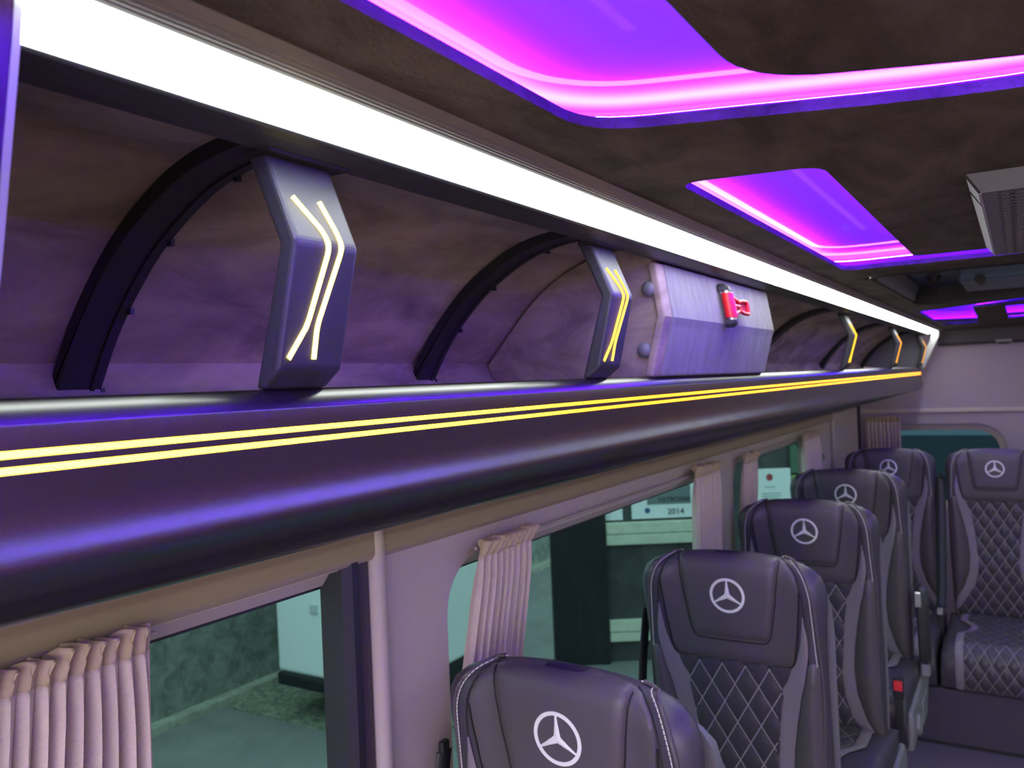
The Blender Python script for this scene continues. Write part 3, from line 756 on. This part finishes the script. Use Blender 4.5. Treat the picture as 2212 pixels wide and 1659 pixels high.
def seat_parts(par):
    def add(m, name, mat, p=None, **k): return m.build(name, mat, p or par, local=True, **k)
    zs = [-0.76, -0.74, -0.68, -0.6, -0.5, -0.4, -0.3, -0.22, -0.16, -0.1, -0.05, -0.01, 0.015, 0.035, 0.052, 0.065, 0.074, 0.081, 0.086, 0.0892, 0.0908]
    m = MB(); rings = []
    for z in zs:
        h = hw(z); r = [(u * h, F(u * h, z), z) for u in US] + [(u * h * 0.93, yc(z) + hth(u * h, z) * 0.45, z) for u in US[::-1][1:-1]]
        rings.append(r)
    m.loft(rings); add(m, 'backrest', LEATHER, smooth=True)
    # head pad: outer cushion and centre flap with the emblem
    def pad(name, mat, bound, z0, z1, lift, nx=26, nz=26, pw=6.0, inset=0.0):
        rows = []
        for j in range(nz + 1):
            tz = j / nz; z = z0 + (z1 - z0) * (1 - (1 - tz) ** 1.7)
            b = bound(z); ez = abs(2 * (z - z0) / (0.26) - 1) if z < z0 + 0.13 else 0
            row = []
            for i in range(nx + 1):
                u = -1 + 2 * i / nx; u = math.copysign(1 - (1 - abs(u)) ** 1.5, u); x = u * b
                l = lift * max(0.0, 1 - abs(u) ** pw) ** 0.5 * max(0.0, 1 - ez ** 14) ** 0.5 - 0.002 * (1 if abs(u) > 0.999 or j == 0 else 0)
                row.append((x, F(x, z, l), z))
            rows.append(row)
        mm = MB(); mm.grid(rows); return add(mm, name, mat, smooth=True)
    def b_out(z):
        b = interp([(-0.158, 0.112), (-0.150, 0.126), (-0.140, 0.132), (-0.12, 0.138), (-0.05, 0.147), (0.0, 0.152), (0.03, 0.154), (0.055, 0.146), (0.078, 0.126), (0.092, 0.11)], z)
        return min(b, hw(z) * 0.93)
    def b_in(z):
        b = interp([(-0.105, 0.066), (-0.098, 0.080), (-0.085, 0.088), (-0.05, 0.094), (0.0, 0.102), (0.05, 0.108), (0.08, 0.112), (0.092, 0.113)], z)
        return min(b, hw(z) * 0.96)
    pad('head_pad', LEATHER2, b_out, -0.158, 0.0895, 0.010)
    pad('head_flap', LEATHER2, b_in, -0.106, 0.0905, 0.0165, pw=16)
    for nm, bb, za, zb, lf in (('flap_seam', b_in, -0.102, 0.080, 0.0100), ('pad_seam', b_out, -0.155, 0.02, 0.0010)):
        zl = [za + (zb - za) * j / 40 for j in range(41)]
        pts = [(bb(z) * 1.004, F(bb(z) * 1.004, z, lf * max(0.0, 1 - (bb(z) / b_out(z)) ** 6) ** 0.5 + 0.0008), z) for z in zl]
        pts = [(-p[0], p[1], p[2]) for p in pts[::-1]] + [(-pts[0][0] * 0.5, F(pts[0][0] * 0.5, za, lf + 0.0005), za - 0.001), (pts[0][0] * 0.5, F(pts[0][0] * 0.5, za, lf + 0.0005), za - 0.001)] + pts
        m = MB(); m.tube(pts, 0.0014, 6); add(m, nm, DARK, smooth=True)
    # emblem: ring and three-pointed star, embroidered
    m = MB(); n = 40
    def E(x, z, l): return (x, F(x, z, 0.0160 + l), z)
    def ring(r0, r1):
        rr = [(r0, 0.0), (r0 + 0.0008, 0.0014), (r1 - 0.0008, 0.0014), (r1, 0.0)]
        rings = []
        for k in range(n):
            a = 2 * math.pi * k / n; rings.append([E(r * math.cos(a), r * math.sin(a), l) for r, l in rr])
        v = [p for q in rings for p in q]; ff = []
        for k in range(n):
            for j in range(3): ff.append((k * 4 + j, k * 4 + j + 1, ((k + 1) % n) * 4 + j + 1, ((k + 1) % n) * 4 + j))
        m.add(v, ff)
    ring(0.0325, 0.0392)
    for k in range(3):
        a = math.pi / 2 + k * 2 * math.pi / 3
        d = (math.cos(a), math.sin(a)); s = (-d[1], d[0])
        vv = []
        for r, wd in ((0.0, 0.0072), (0.010, 0.0052), (0.022, 0.0032), (0.034, 0.0019)):
            for q, l in ((-1, 0.0002), (0, 0.0022), (1, 0.0002)):
                vv.append(E(d[0] * r + s[0] * wd * q, d[1] * r + s[1] * wd * q, l))
        m.add(vv, [(i * 3 + j, i * 3 + j + 1, (i + 1) * 3 + j + 1, (i + 1) * 3 + j) for i in range(3) for j in range(2)])
    add(m, 'emblem', EMB)
    # quilted centre
    rows = []; nz = 116; nx = 44; z0, z1 = -0.745, -0.150
    DX, DZ = 0.0520, 0.0880
    for j in range(nz + 1):
        z = z0 + (z1 - z0) * j / nz; b = interp(ACC_IN, z) + 0.004; row = []
        for i in range(nx + 1):
            x = b * (-1 + 2 * i / nx)
            A = x / DX + (z + 0.160) / DZ + 0.5; B = x / DX - (z + 0.160) / DZ + 0.5
            p = 0.0065 * (abs(math.sin(math.pi * A)) * abs(math.sin(math.pi * B))) ** 0.45
            row.append((x, F(x, z, 0.0010 + p), z))
        rows.append(row)
    m = MB(); m.grid(rows); q = add(m, 'quilted_panel', LEATHER, smooth=True)
    m = MB(); th = 0.0013
    for sgn in (1, -1):
        for k in range(-12, 13):
            seg = []
            for j in range(150):
                z = z0 + (z1 - 0.008 - z0) * j / 149
                x = sgn * ((k - 0.5) * DX - (z + 0.160) / DZ * DX)
                if abs(x) < interp(ACC_IN, z) - 0.001: seg.append((x, z))
                else:
                    if len(seg) > 2:
                        m.add([(a + s, F(a, b, 0.0048), b) for a, b in seg for s in (-th, th)], [(2 * i, 2 * i + 1, 2 * i + 3, 2 * i + 2) for i in range(len(seg) - 1)])
                    seg = []
            if len(seg) > 2:
                m.add([(a + s, F(a, b, 0.0048), b) for a, b in seg for s in (-th, th)], [(2 * i, 2 * i + 1, 2 * i + 3, 2 * i + 2) for i in range(len(seg) - 1)])
    add(m, 'quilt_stitching', QTHREAD, q)
    for s in (-1, 1):
        rows = []
        for j in range(61):
            z = -0.70 + (0.67) * j / 60; a, b = interp(ACC_IN, z), interp(ACC_OUT, z)
            rows.append([(s * (a + (b - a) * k / 6), F(a + (b - a) * k / 6, z, 0.0052 * math.sin(math.pi * (0.08 + 0.84 * k / 6)) ** 0.5), z) for k in range(7)])
        m = MB(); m.grid(rows); add(m, 'accent_band', ACCENT, smooth=True)
        # side bolster leaf
        rows = []
        for j in range(45):
            z = -0.62 + 0.49 * j / 44; a = interp(ACC_OUT, z) + 0.001; b = max(a + 0.001, 0.187)
            tz = math.sin(math.pi * min(1, max(0, (z + 0.62) / 0.49))) ** 0.4
            wr = 0.0016 * math.sin(z * 420) * max(0, 1 - abs(z + 0.16) / 0.035)
            rows.append([(s * (a + (b - a) * k / 10), F(a + (b - a) * k / 10, z, (0.016 * math.sin(math.pi * k / 10) ** 0.6) * tz + wr * math.sin(math.pi * k / 10)), z) for k in range(11)])
        m = MB(); m.grid(rows); add(m, 'side_bolster', LEATHER2, smooth=True)
        # piping with dashed stitches round the wing
        ctl = [(0.116, 0.0860), (0.137, 0.080), (0.157, 0.067), (0.172, 0.045), (0.181, 0.013), (0.184, -0.03), (0.187, -0.09), (0.190, -0.15), (0.1905, -0.22), (0.187, -0.30), (0.183, -0.40), (0.179, -0.50), (0.175, -0.60)]
        path = smoothpath([Vector(p) for p in ctl], 14)
        m = MB(); m.tube([(s * p.x * 0.995, F(p.x * 0.995, p.y, 0.0008), p.y) for p in path[::3]], 0.0030, 6); add(m, 'piping', LEATHER2, smooth=True)
        # inner seam line of the wing
        m = MB(); m.tube([(s * p.x * 0.875, F(p.x * 0.875, p.y, -0.0005), p.y) for p in path[10:120:3]], 0.0016, 6); add(m, 'wing_seam', DARK, smooth=True)
        m = MB(); L = [0.0]
        for p, q_ in zip(path, path[1:]): L.append(L[-1] + (q_ - p).length)
        def at(d):
            for i in range(len(L) - 1):
                if d <= L[i + 1]:
                    return path[i].lerp(path[i + 1], (d - L[i]) / max(L[i + 1] - L[i], 1e-9))
            return path[-1]
        for k in range(int(L[-1] / 0.0064)):
            a_, b_ = at(k * 0.0064), at(k * 0.0064 + 0.0052)
            m.tube([(s * g.x * 0.960, F(g.x * 0.960, g.y, 0.0012 + e), g.y) for g, e in ((a_, 0.0), (a_.lerp(b_, 0.5), 0.0006), (b_, 0.0))], 0.00115, 5)
        add(m, 'stitching', THREAD)['kind'] = 'stuff'
    # hard shell behind
    rings = []
    for z, h, d0, d1 in ((-0.78, 0.185, 0.0, 0.045), (-0.5, 0.198, 0.0, 0.05), (-0.2, 0.203, 0.0, 0.05), (-0.10, 0.205, 0.0, 0.047), (-0.04, 0.203, 0.0, 0.042), (0.0, 0.196, 0.0, 0.034), (0.02, 0.180, 0.003, 0.026), (0.035, 0.14, 0.008, 0.016)):
        y = yc(z) + 0.022
        rings.append([(-h, y + d0, z), (-h * 0.97, y + d1 * 0.75, z), (-h * 0.8, y + d1, z), (0, y + d1 * 1.1, z), (h * 0.8, y + d1, z), (h * 0.97, y + d1 * 0.75, z), (h, y + d0, z), (0, y + d0 + 0.004, z)])
    m = MB(); m.loft(rings); add(m, 'back_shell', GREY, smooth=True)

def cushion_parts(par, ztop, single, depth=0.50):
    def add(m, name, mat, p=None, **k): return m.build(name, mat, p or par, local=True, **k)
    yb = yc(-0.70) + 0.02; yf = yb - depth; w_ = 0.214
    # puffed cushion: rounded section swept across x
    def sec(x):
        e = min(1, abs(x) / w_); k = max(0, 1 - e ** 7) ** 0.4
        z1 = ztop - 0.045 + 0.045 * k
        return [(yb, ztop - 0.03), (yb - 0.10, z1 - 0.008), (yb - 0.25, z1 - 0.002), (yf + 0.10, z1), (yf + 0.045, z1 - 0.006), (yf + 0.014, z1 - 0.028), (yf + 0.002, z1 - 0.06), (yf + 0.004, ztop - 0.13), (yf + 0.02, ztop - 0.185), (yb, ztop - 0.185)]
    xs = [-w_, -w_ * 0.985, -w_ * 0.94, -w_ * 0.86, -0.15, -0.11, -0.06, 0]; xs = xs + [-x for x in xs[::-1][1:]]
    m = MB(); m.loft([[(x, p[0], p[1]) for p in sec(x)] for x in xs]); add(m, 'seat_cushion', LEATHER, smooth=True)
    # quilted insert and its grey bands over top and front
    cen = [(p.x, p.y) for p in smoothpath([Vector(p) for p in sec(0)[1:9]], 12)]
    L = [0.0]
    for a, b in zip(cen, cen[1:]): L.append(L[-1] + math.hypot(b[0] - a[0], b[1] - a[1]))
    rows = []
    nrm = []
    for i in range(len(cen)):
        a = Vector(cen[max(i - 1, 0)]); b = Vector(cen[min(i + 1, len(cen) - 1)]); t_ = (b - a).normalized(); nrm.append((-t_.y, t_.x) if False else (t_.y, -t_.x))
    if nrm[20][1] < 0: nrm = [(-a, -b) for a, b in nrm]
    bw = lambda s: 0.128 if s > 0.34 else 0.128 - 0.05 * max(0, math.sin(math.pi * min(1, (0.36 - s) / 0.22)))
    nx = 40
    for (y, z), s, (ny_, nz_) in zip(cen, L, nrm):
        row = []
        for i in range(nx + 1):
            x = bw(s) * (-1 + 2 * i / nx); A = x / 0.052 + s / 0.088; B = x / 0.052 - s / 0.088
            p = 0.003 + 0.0065 * (abs(math.sin(math.pi * A)) * abs(math.sin(math.pi * B))) ** 0.45
            row.append((x, y + ny_ * p, z + nz_ * p))
        rows.append(row)
    m = MB(); m.grid(rows); q = add(m, 'cushion_quilting', LEATHER, smooth=True)
    m = MB(); th = 0.0011
    for sg in (1, -1):
        for k in range(-14, 15):
            seg = []
            for (y, z), s, (ny_, nz_) in zip(cen, L, nrm):
                x = sg * (k - s / 0.088) * 0.052
                if abs(x) < bw(s): seg.append((x, y + ny_ * 0.0072, z + nz_ * 0.0072))
            if len(seg) > 2: m.add([(a[0] + d, a[1], a[2]) for a in seg for d in (-th, th)], [(2 * i, 2 * i + 1, 2 * i + 3, 2 * i + 2) for i in range(len(seg) - 1)])
    add(m, 'cushion_stitching', QTHREAD, q)
    for s_ in (-1, 1):
        rows = []
        for (y, z), s, (ny_, nz_) in zip(cen, L, nrm):
            rows.append([(s_ * (bw(s) + 0.032 * k / 5), y + ny_ * (0.002 + 0.004 * math.sin(math.pi * (0.1 + 0.8 * k / 5))), z + nz_ * (0.002 + 0.004 * math.sin(math.pi * (0.1 + 0.8 * k / 5)))) for k in range(6)])
        m = MB(); m.grid(rows); add(m, 'cushion_band', ACCENT, smooth=True)
    if single:
        m = MB(); m.box(-0.20, 0.20, yf + 0.05, yb + 0.03, ztop - 0.235, ztop - 0.180); add(m, 'seat_frame', GREY, bevel=0.01)
        zf = ZF + 0.481
        m = MB(); m.loft([[(x * k, (yf + yb) / 2 + y * k, z) for x, y in ((-0.15, -0.17), (0.15, -0.17), (0.15, 0.17), (-0.15, 0.17))] for z, k in ((ztop - 0.235, 0.9), (ztop - 0.33, 0.78), (zf + 0.05, 0.85), (zf, 1.1))])
        add(m, 'pedestal', DARK, bevel=0.01)
        # side cover with lever, recliner knob
        m = MB(); m.prism_y([(0.200, ztop - 0.215), (0.226, ztop - 0.215), (0.231, ztop - 0.13), (0.226, ztop - 0.085), (0.205, ztop - 0.085)], yf + 0.06, yb + 0.05)
        sc_ = add(m, 'side_cover', GREY, bevel=0.012, seg=3)
        m = MB(); m.prism_y([(0.229, ztop - 0.20), (0.238, ztop - 0.20), (0.239, ztop - 0.115), (0.229, ztop - 0.115)], yb - 0.23, yb - 0.10)
        add(m, 'recline_lever', GREY, sc_, bevel=0.004)
        m = MB(); m.loft([[(x, yf + 0.16 + r * math.cos(k * math.pi / 8), ztop - 0.155 + r * math.sin(k * math.pi / 8)) for k in range(16)] for x, r in ((0.228, 0.035), (0.238, 0.034), (0.242, 0.026), (0.236, 0.020))])
        add(m, 'pivot_cap', GREY, sc_, smooth=True)

def copy_tree(o, parent=None, only=None):
    c = o.copy(); COL.objects.link(c)
    if parent: c.parent = parent
    for ch in list(o.children): copy_tree(ch, c)
    return c

SX = -0.567
def seat_thing(loc, label, group, single):
    t = thing('passenger_seat', loc, label, 'seat', group)
    seat_parts(t); cushion_parts(t, (-0.585 if single else -0.690), single, 0.50 if single else 0.64)
    return t
GRP = 'single black quilted seats along the windows'
s1 = seat_thing((SX, 1.010, -0.4905), 'black leather seat nearest the camera, cut by the bottom edge, emblem on its headrest', GRP, True)
rows_ = [((SX, 1.795, -0.4825), 'black quilted seat second from the camera, in front of the middle window curtain', 0.0),
         ((SX, 2.560, -0.4730), 'black quilted seat third from the camera, directly behind the second', 0.0),
         ((SX, 3.250, -0.4560), 'black quilted seat fourth from the camera, last single seat before the bench', 0.0)]
singles = [s1]
s1.rotation_euler = (0, 0, math.radians(-4)); s1.location.z -= 0.004
for loc, lab, rz in rows_:
    c = copy_tree(s1); c.rotation_euler = (0, 0, 0); c.location = (loc[0], loc[1], loc[2] + H); c['label'] = lab; singles.append(c)
G2 = 'rear bench seats'
b1 = seat_thing((SX + 0.003, 4.385, -0.4770), 'rear bench seat by the left wall, half hidden behind the single seats', G2, False)
b2 = copy_tree(b1); b2.location = (-0.118, 4.385, -0.4765 + H); b2['label'] = 'rear bench seat at the right edge, quilted back fully in view'

# armrests folded up on the aisle side (only seats whose aisle side shows)
def armrest(sy, sz, label):
    t = thing('armrest', (SX + 0.235, sy - 0.02, sz - 0.62), label, 'armrest', 'folded black armrests')
    x0, x1 = SX + 0.216, SX + 0.254
    ry = lambda z: sy + yc(z) - T + 0.01
    rings = []
    for z, d, k in ((-0.335, 0.020, 0.6), (-0.345, 0.034, 0.9), (-0.40, 0.040, 1), (-0.55, 0.042, 1), (-0.60, 0.040, 1), (-0.62, 0.030, 0.8)):
        y = ry(z); xm = (x0 + x1) / 2; hx = (x1 - x0) / 2 * k
        rings.append([(xm + hx * a, y + d * b, sz + z) for a, b in ((-1, -0.6), (-0.6, -1), (0.6, -1), (1, -0.6), (1, 0.6), (0.6, 1), (-0.6, 1), (-1, 0.6))])
    m = MB(); m.loft(rings); m.build('arm_pad', BLACK, t, smooth=True)
    m = MB(); y = ry(-0.39); m.box(x0 - 0.004, x0 + 0.020, y - 0.046, y - 0.020, sz - 0.40, sz - 0.345); m.build('arm_pivot', STEEL, t, bevel=0.004)
    m = MB(); m.box(x0 + 0.004, x1 - 0.004, ry(-0.60) - 0.03, ry(-0.60) + 0.03, sz - 0.66, sz - 0.60); m.build('hinge_bracket', GREY, t, bevel=0.006)
armrest(3.25, -0.456, 'folded black armrest on the fourth single seat, above the red buckle')

def buckle(loc, label, red):
    t = thing('belt_buckle', loc, label, 'seat belt')
    x, y, z = loc
    m = MB(); m.loft([[(x + a * k, y + b, z + c) for a, b, c in ((-0.016, 0, 0), (0.016, 0, 0), (0.016, 0.018, 0), (-0.016, 0.018, 0))] if False else
                      [(x - 0.016 * k, y - 0.010, zz), (x + 0.016 * k, y - 0.010, zz), (x + 0.016 * k, y + 0.010, zz), (x - 0.016 * k, y + 0.010, zz)] for zz, k in ((z, 0.9), (z + 0.015, 1), (z + 0.060, 1), (z + 0.066, 0.85))])
    m.build('buckle_body', DARK, t, bevel=0.003)
    m = MB(); m.box(x - 0.013, x + 0.013, y - 0.0135, y - 0.006, z + 0.028, z + 0.060) 
    m.build('release_button', REDGLOW if red else STEEL, t, bevel=0.002)
    m = MB(); m.box(x - 0.012, x + 0.012, y - 0.002, y + 0.002, z - 0.10, z + 0.005); m.build('buckle_strap', RUBBER, t)
buckle((SX + 0.196, 2.905, -1.058), 'seat belt buckle with bright red button beside the fourth single seat', True)
buckle((-0.352, 4.235, -1.155), 'steel-faced belt buckle standing between the two bench seats', False)

def belt(pts, w_, label, axis):
    P = smoothpath([Vector(p) for p in pts], 6)
    m = MB(); m.grid([[p + Vector(axis) * (w_ * a) for a in (-0.5, 0, 0.5)] for p in P])
    c = P[-1]; t = thing('seat_belt', (c.x, c.y, c.z), label, 'seat belt')
    o = m.build('belt_webbing', RUBBER, t, smooth=True); o.modifiers.new('solid', 'SOLIDIFY').thickness = 0.002
    m = MB(); q = P[0]; a = Vector(axis)
    m.box(q.x - 0.005, q.x + 0.006, q.y - 0.010, q.y + 0.010, q.z - 0.006, q.z + 0.016); m.build('belt_guide', DARK, t, bevel=0.004)
belt([(SX - 0.216, 1.86, -0.545), (SX - 0.217, 1.845, -0.60), (SX - 0.218, 1.82, -0.72), (SX - 0.219, 1.80, -1.0)], 0.030, 'black seat belt hanging at the window side of the second seat', (0.25, 0.97, 0))
belt([(SX - 0.235, 1.06, -0.575), (SX - 0.238, 1.05, -0.65), (SX - 0.245, 1.02, -1.0)], 0.028, 'black seat belt at the window side of the nearest seat', (0.35, 0.93, 0))
belt([(-0.342, 4.42, -0.52), (-0.343, 4.36, -0.75), (-0.346, 4.29, -1.0), (-0.350, 4.25, -1.10)], 0.040, 'black seat belt hanging in the gap between the two bench seats', (1, 0.1, 0))

# bench base
t = thing('bench_base', (XC, 4.2, ZF), 'dark carpeted box under the rear bench', 'bench base')
m = MB(); m.prism_y([(-0.80, ZF), (2 * XC + 0.80, ZF), (2 * XC + 0.80, -1.362), (-0.80, -1.362)], 3.935, 4.62); m.build('carpeted_box', CARPET, t, bevel=0.012, seg=3)
m = MB(); m.prism_y([(-0.80, ZF), (2 * XC + 0.80, ZF), (2 * XC + 0.80, ZF + 0.012), (-0.80, ZF + 0.012)], 3.928, 3.94); m.build('base_edging', DARK, t)

# ------------------------------------------------------------------ outside, seen through the tinted panes
GZ = -2.2
ASPH = pmat('grey_asphalt', (0.20, 0.20, 0.20), 0.9, var=0.12, vscale=3, bump=0.3, bscale=60)
m = MB(); m.box(-30, 30, -30, 30, GZ - 0.1, GZ)
o = m.build('ground', ASPH); tag(o, 'grey asphalt yard outside', kind='structure')
# long stone wall parallel to the vehicle
STW = pmat('grey_green_stone', (0.20, 0.21, 0.19), 0.9, var=0.35, vscale=9, bump=0.6, bscale=40)
t = thing('garden_wall', (-5.1, 3.5, GZ), 'dark mossy wall outside the front window', 'wall')
m = MB(); m.box(-5.4, -5.0, -6, 12, GZ, -0.3); m.build('wall_body', STW, t)
m = MB(); m.box(-5.0, -4.90, -6, 12, GZ, GZ + 0.05); m.build('kerb', pmat('pale_kerb', (0.33, 0.33, 0.27), 0.9, var=0.2, vscale=12), t)
GRV = pmat('mossy_gravel', (0.20, 0.21, 0.16), 0.95, var=0.5, vscale=30, bump=0.8, bscale=80)
m = MB(); m.box(-4.9, -3.2, 3.93, 4.40, GZ, GZ + 0.012)
o = m.build('gravel_strip', GRV); tag(o, 'mossy gravel strip under the white van', 'gravel', kind='stuff')
# parked white van
def van():
    t = thing('parked_van', (-3.95, 5.0, GZ), 'white parked van seen through the front window', 'van')
    WH = pmat('white_van_paint', (0.86, 0.88, 0.88), 0.3)
    x0, x1, y0, y1 = -4.42, -3.40, 4.0, 5.35
    m = MB(); m.loft([[(x0 + i_, y0 + j_, z), (x1 - i_, y0 + j_, z), (x1 - i_, y1, z), (x0 + i_, y1, z)] for z, i_, j_ in ((-1.90, 0.0, 0.0), (-1.2, -0.01, 0.0), (-0.6, 0.0, 0.01), (0.25, 0.05, 0.05), (0.35, 0.12, 0.12))])
    m.build('body', WH, t, bevel=0.03, seg=3)
    m = MB(); m.box(x0 + 0.02, x1 - 0.02, y0 - 0.03, y1, -1.98, -1.89); m.build('bumper', DARK, t, bevel=0.02)
    m = MB(); m.box(-4.085, -4.02, y0 - 0.014, y0 + 0.01, -1.47, -1.40); m.build('door_handle', pmat('pale_handle', (0.55, 0.58, 0.58), 0.4), t, bevel=0.01)
    m = MB(); m.box(-3.913, -3.907, y0 - 0.002, y0 + 0.01, -1.88, 0.2); m.build('door_gap', DARK, t)
    for xx in (x0 + 0.12, x1 - 0.12):
        m = MB(); m.loft([[(xx + dx, y0 + 0.7 + 0.29 * r * math.cos(k * math.pi / 12), GZ + 0.31 + 0.29 * r * math.sin(k * math.pi / 12)) for k in range(24)] for dx, r in ((-0.09, 0.9), (-0.07, 1), (0.07, 1), (0.09, 0.9))])
        m.build('wheel', RUBBER, t, smooth=True)
van()
# shop front that faces the windows, at an angle: u along (0.853, 0.521), v up
def shop():
    O = Vector((-2.78, 5.925, 0)); U = Vector((0.853, 0.521, 0)); Nn = Vector((0.521, -0.853, 0))
    t = thing('shop_front', (-2.7, 5.9, GZ), 'dark shop front with pale bars and posted notices, outside the middle window', 'shop front')
    def Bx(m, u0, u1, z0, z1, d0, d1):
        v = [tuple(O + U * u + Nn * d + Vector((0, 0, z))) for z in (z0, z1) for d in (d0, d1) for u in (u0, u1)]
        m.add(v, [(0, 2, 3, 1), (4, 5, 7, 6), (0, 1, 5, 4), (2, 6, 7, 3), (0, 4, 6, 2), (1, 3, 7, 5)])
    DG = pmat('dark_grey_panel', (0.055, 0.055, 0.06), 0.6, var=0.25, vscale=5); PALE = pmat('pale_bar_paint', (0.62, 0.64, 0.52), 0.6, var=0.08, vscale=12)
    PAPER = pmat('white_paper', (0.84, 0.86, 0.88), 0.8); INK = pmat('dark_ink', (0.02, 0.02, 0.025), 0.8); INKB = pmat('blue_ink', (0.05, 0.10, 0.25), 0.8); INKR = pmat('red_ink', (0.40, 0.05, 0.06), 0.8)
    m = MB(); Bx(m, -0.04, 1.65, GZ, 0.8, -0.20, -0.02); m.build('facade', DG, t)
    m = MB(); Bx(m, -0.47, -0.04, GZ, 0.8, -0.15, 0.05); m.build('dark_column', pmat('column_black', (0.012, 0.012, 0.018), 0.4), t)
    for z0, z1 in ((-1.285, -1.205), (-1.200, -1.112), (-2.035, -1.965), (-1.960, -1.870)):
        m = MB(); Bx(m, -0.035, 0.74, z0, z1, -0.02, 0.03); m.build('pale_bar', PALE, t, bevel=0.006)
    m = MB(); Bx(m, 0.735, 0.775, GZ, 0.2, -0.02, 0.04); m.build('door_post', PALE, t)
    m = MB(); Bx(m, -0.03, 0.105, -1.095, -0.55, -0.018, -0.010); m.build('notice', PAPER, t)
    m = MB(); Bx(m, 0.177, 0.69, -1.092, -0.55, -0.018, -0.008); nb = m.build('notice', PAPER, t)
    m = MB(); Bx(m, 0.30, 0.64, -0.985, -0.60, -0.008, -0.006); m.build('dark_print_band', pmat('grey_print', (0.17, 0.20, 0.22), 0.8), nb)
    rot = Matrix((U, Vector((0, 0, 1)), Nn)).transposed().to_4x4()
    def text(s, u, z, size, mat, par, d=-0.004):
        cu = bpy.data.curves.new('lettering', 'FONT'); cu.body = s; cu.size = size; cu.extrude = 0.0005
        tmp = bpy.data.objects.new('lettering', cu); COL.objects.link(tmp)
        me = bpy.data.meshes.new_from_object(tmp.evaluated_get(bpy.context.evaluated_depsgraph_get()))
        bpy.data.objects.remove(tmp); bpy.data.curves.remove(cu)
        o = bpy.data.objects.new('lettering', me); COL.objects.link(o); me.materials.clear(); me.materials.append(mat); o.parent = par; o['kind'] = 'stuff'
        p = O + U * u + Nn * d + Vector((0, 0, z)) - Vector((-2.7, 5.9, GZ))
        mm = rot.copy(); mm.translation = p; o.matrix_local = mm
    text('2014', 0.455, -1.065, 0.066, INK, nb)
    text('VATRONIK', 0.385, -0.965, 0.052, INK, nb)
    m = MB(); c = O + U * 0.30 + Nn * -0.006
    ring = [tuple(c + U * (0.022 * math.cos(k * math.pi / 8)) + Vector((0, 0, -1.030 + 0.022 * math.sin(k * math.pi / 8)))) for k in range(16)]
    m.add(ring, [tuple(range(16))]); m.build('blue_mark', INKB, nb, fix=False)
    # notice sheet seen through the rearmost window
    m = MB(); Bx(m, 1.135, 1.42, -1.16, -0.742, -0.018, 0.02); n2 = m.build('notice', PAPER, t)
    m = MB(); c = O + U * 1.255 + Nn * 0.022
    ring = [tuple(c + U * (0.026 * math.cos(k * math.pi / 8)) + Vector((0, 0, -0.805 + 0.028 * math.sin(k * math.pi / 8)))) for k in range(16)]
    m.add(ring, [tuple(range(16))]); m.build('red_mark', INKR, n2, fix=False)
    m = MB()
    for z, a, b in ((-0.885, 1.215, 1.30), (-0.935, 1.19, 1.34), (-0.955, 1.19, 1.34), (-0.975, 1.20, 1.33), (-1.005, 1.21, 1.31)): Bx(m, a, b, z, z + 0.008, 0.0202, 0.0210)
    m.build('print_lines', pmat('pale_ink', (0.35, 0.42, 0.42), 0.8), n2)
    m = MB(); Bx(m, 1.43, 1.62, -0.88, -0.80, -0.02, 0.01); m.build('green_band', pmat('green_paint', (0.28, 0.42, 0.12), 0.6), t)
    m = MB(); Bx(m, 1.43, 1.62, -0.78, -0.45, -0.02, 0.01); m.build('green_board', pmat('dull_green_paint', (0.07, 0.14, 0.09), 0.7), t)
    # dark wall under the notices
shop()
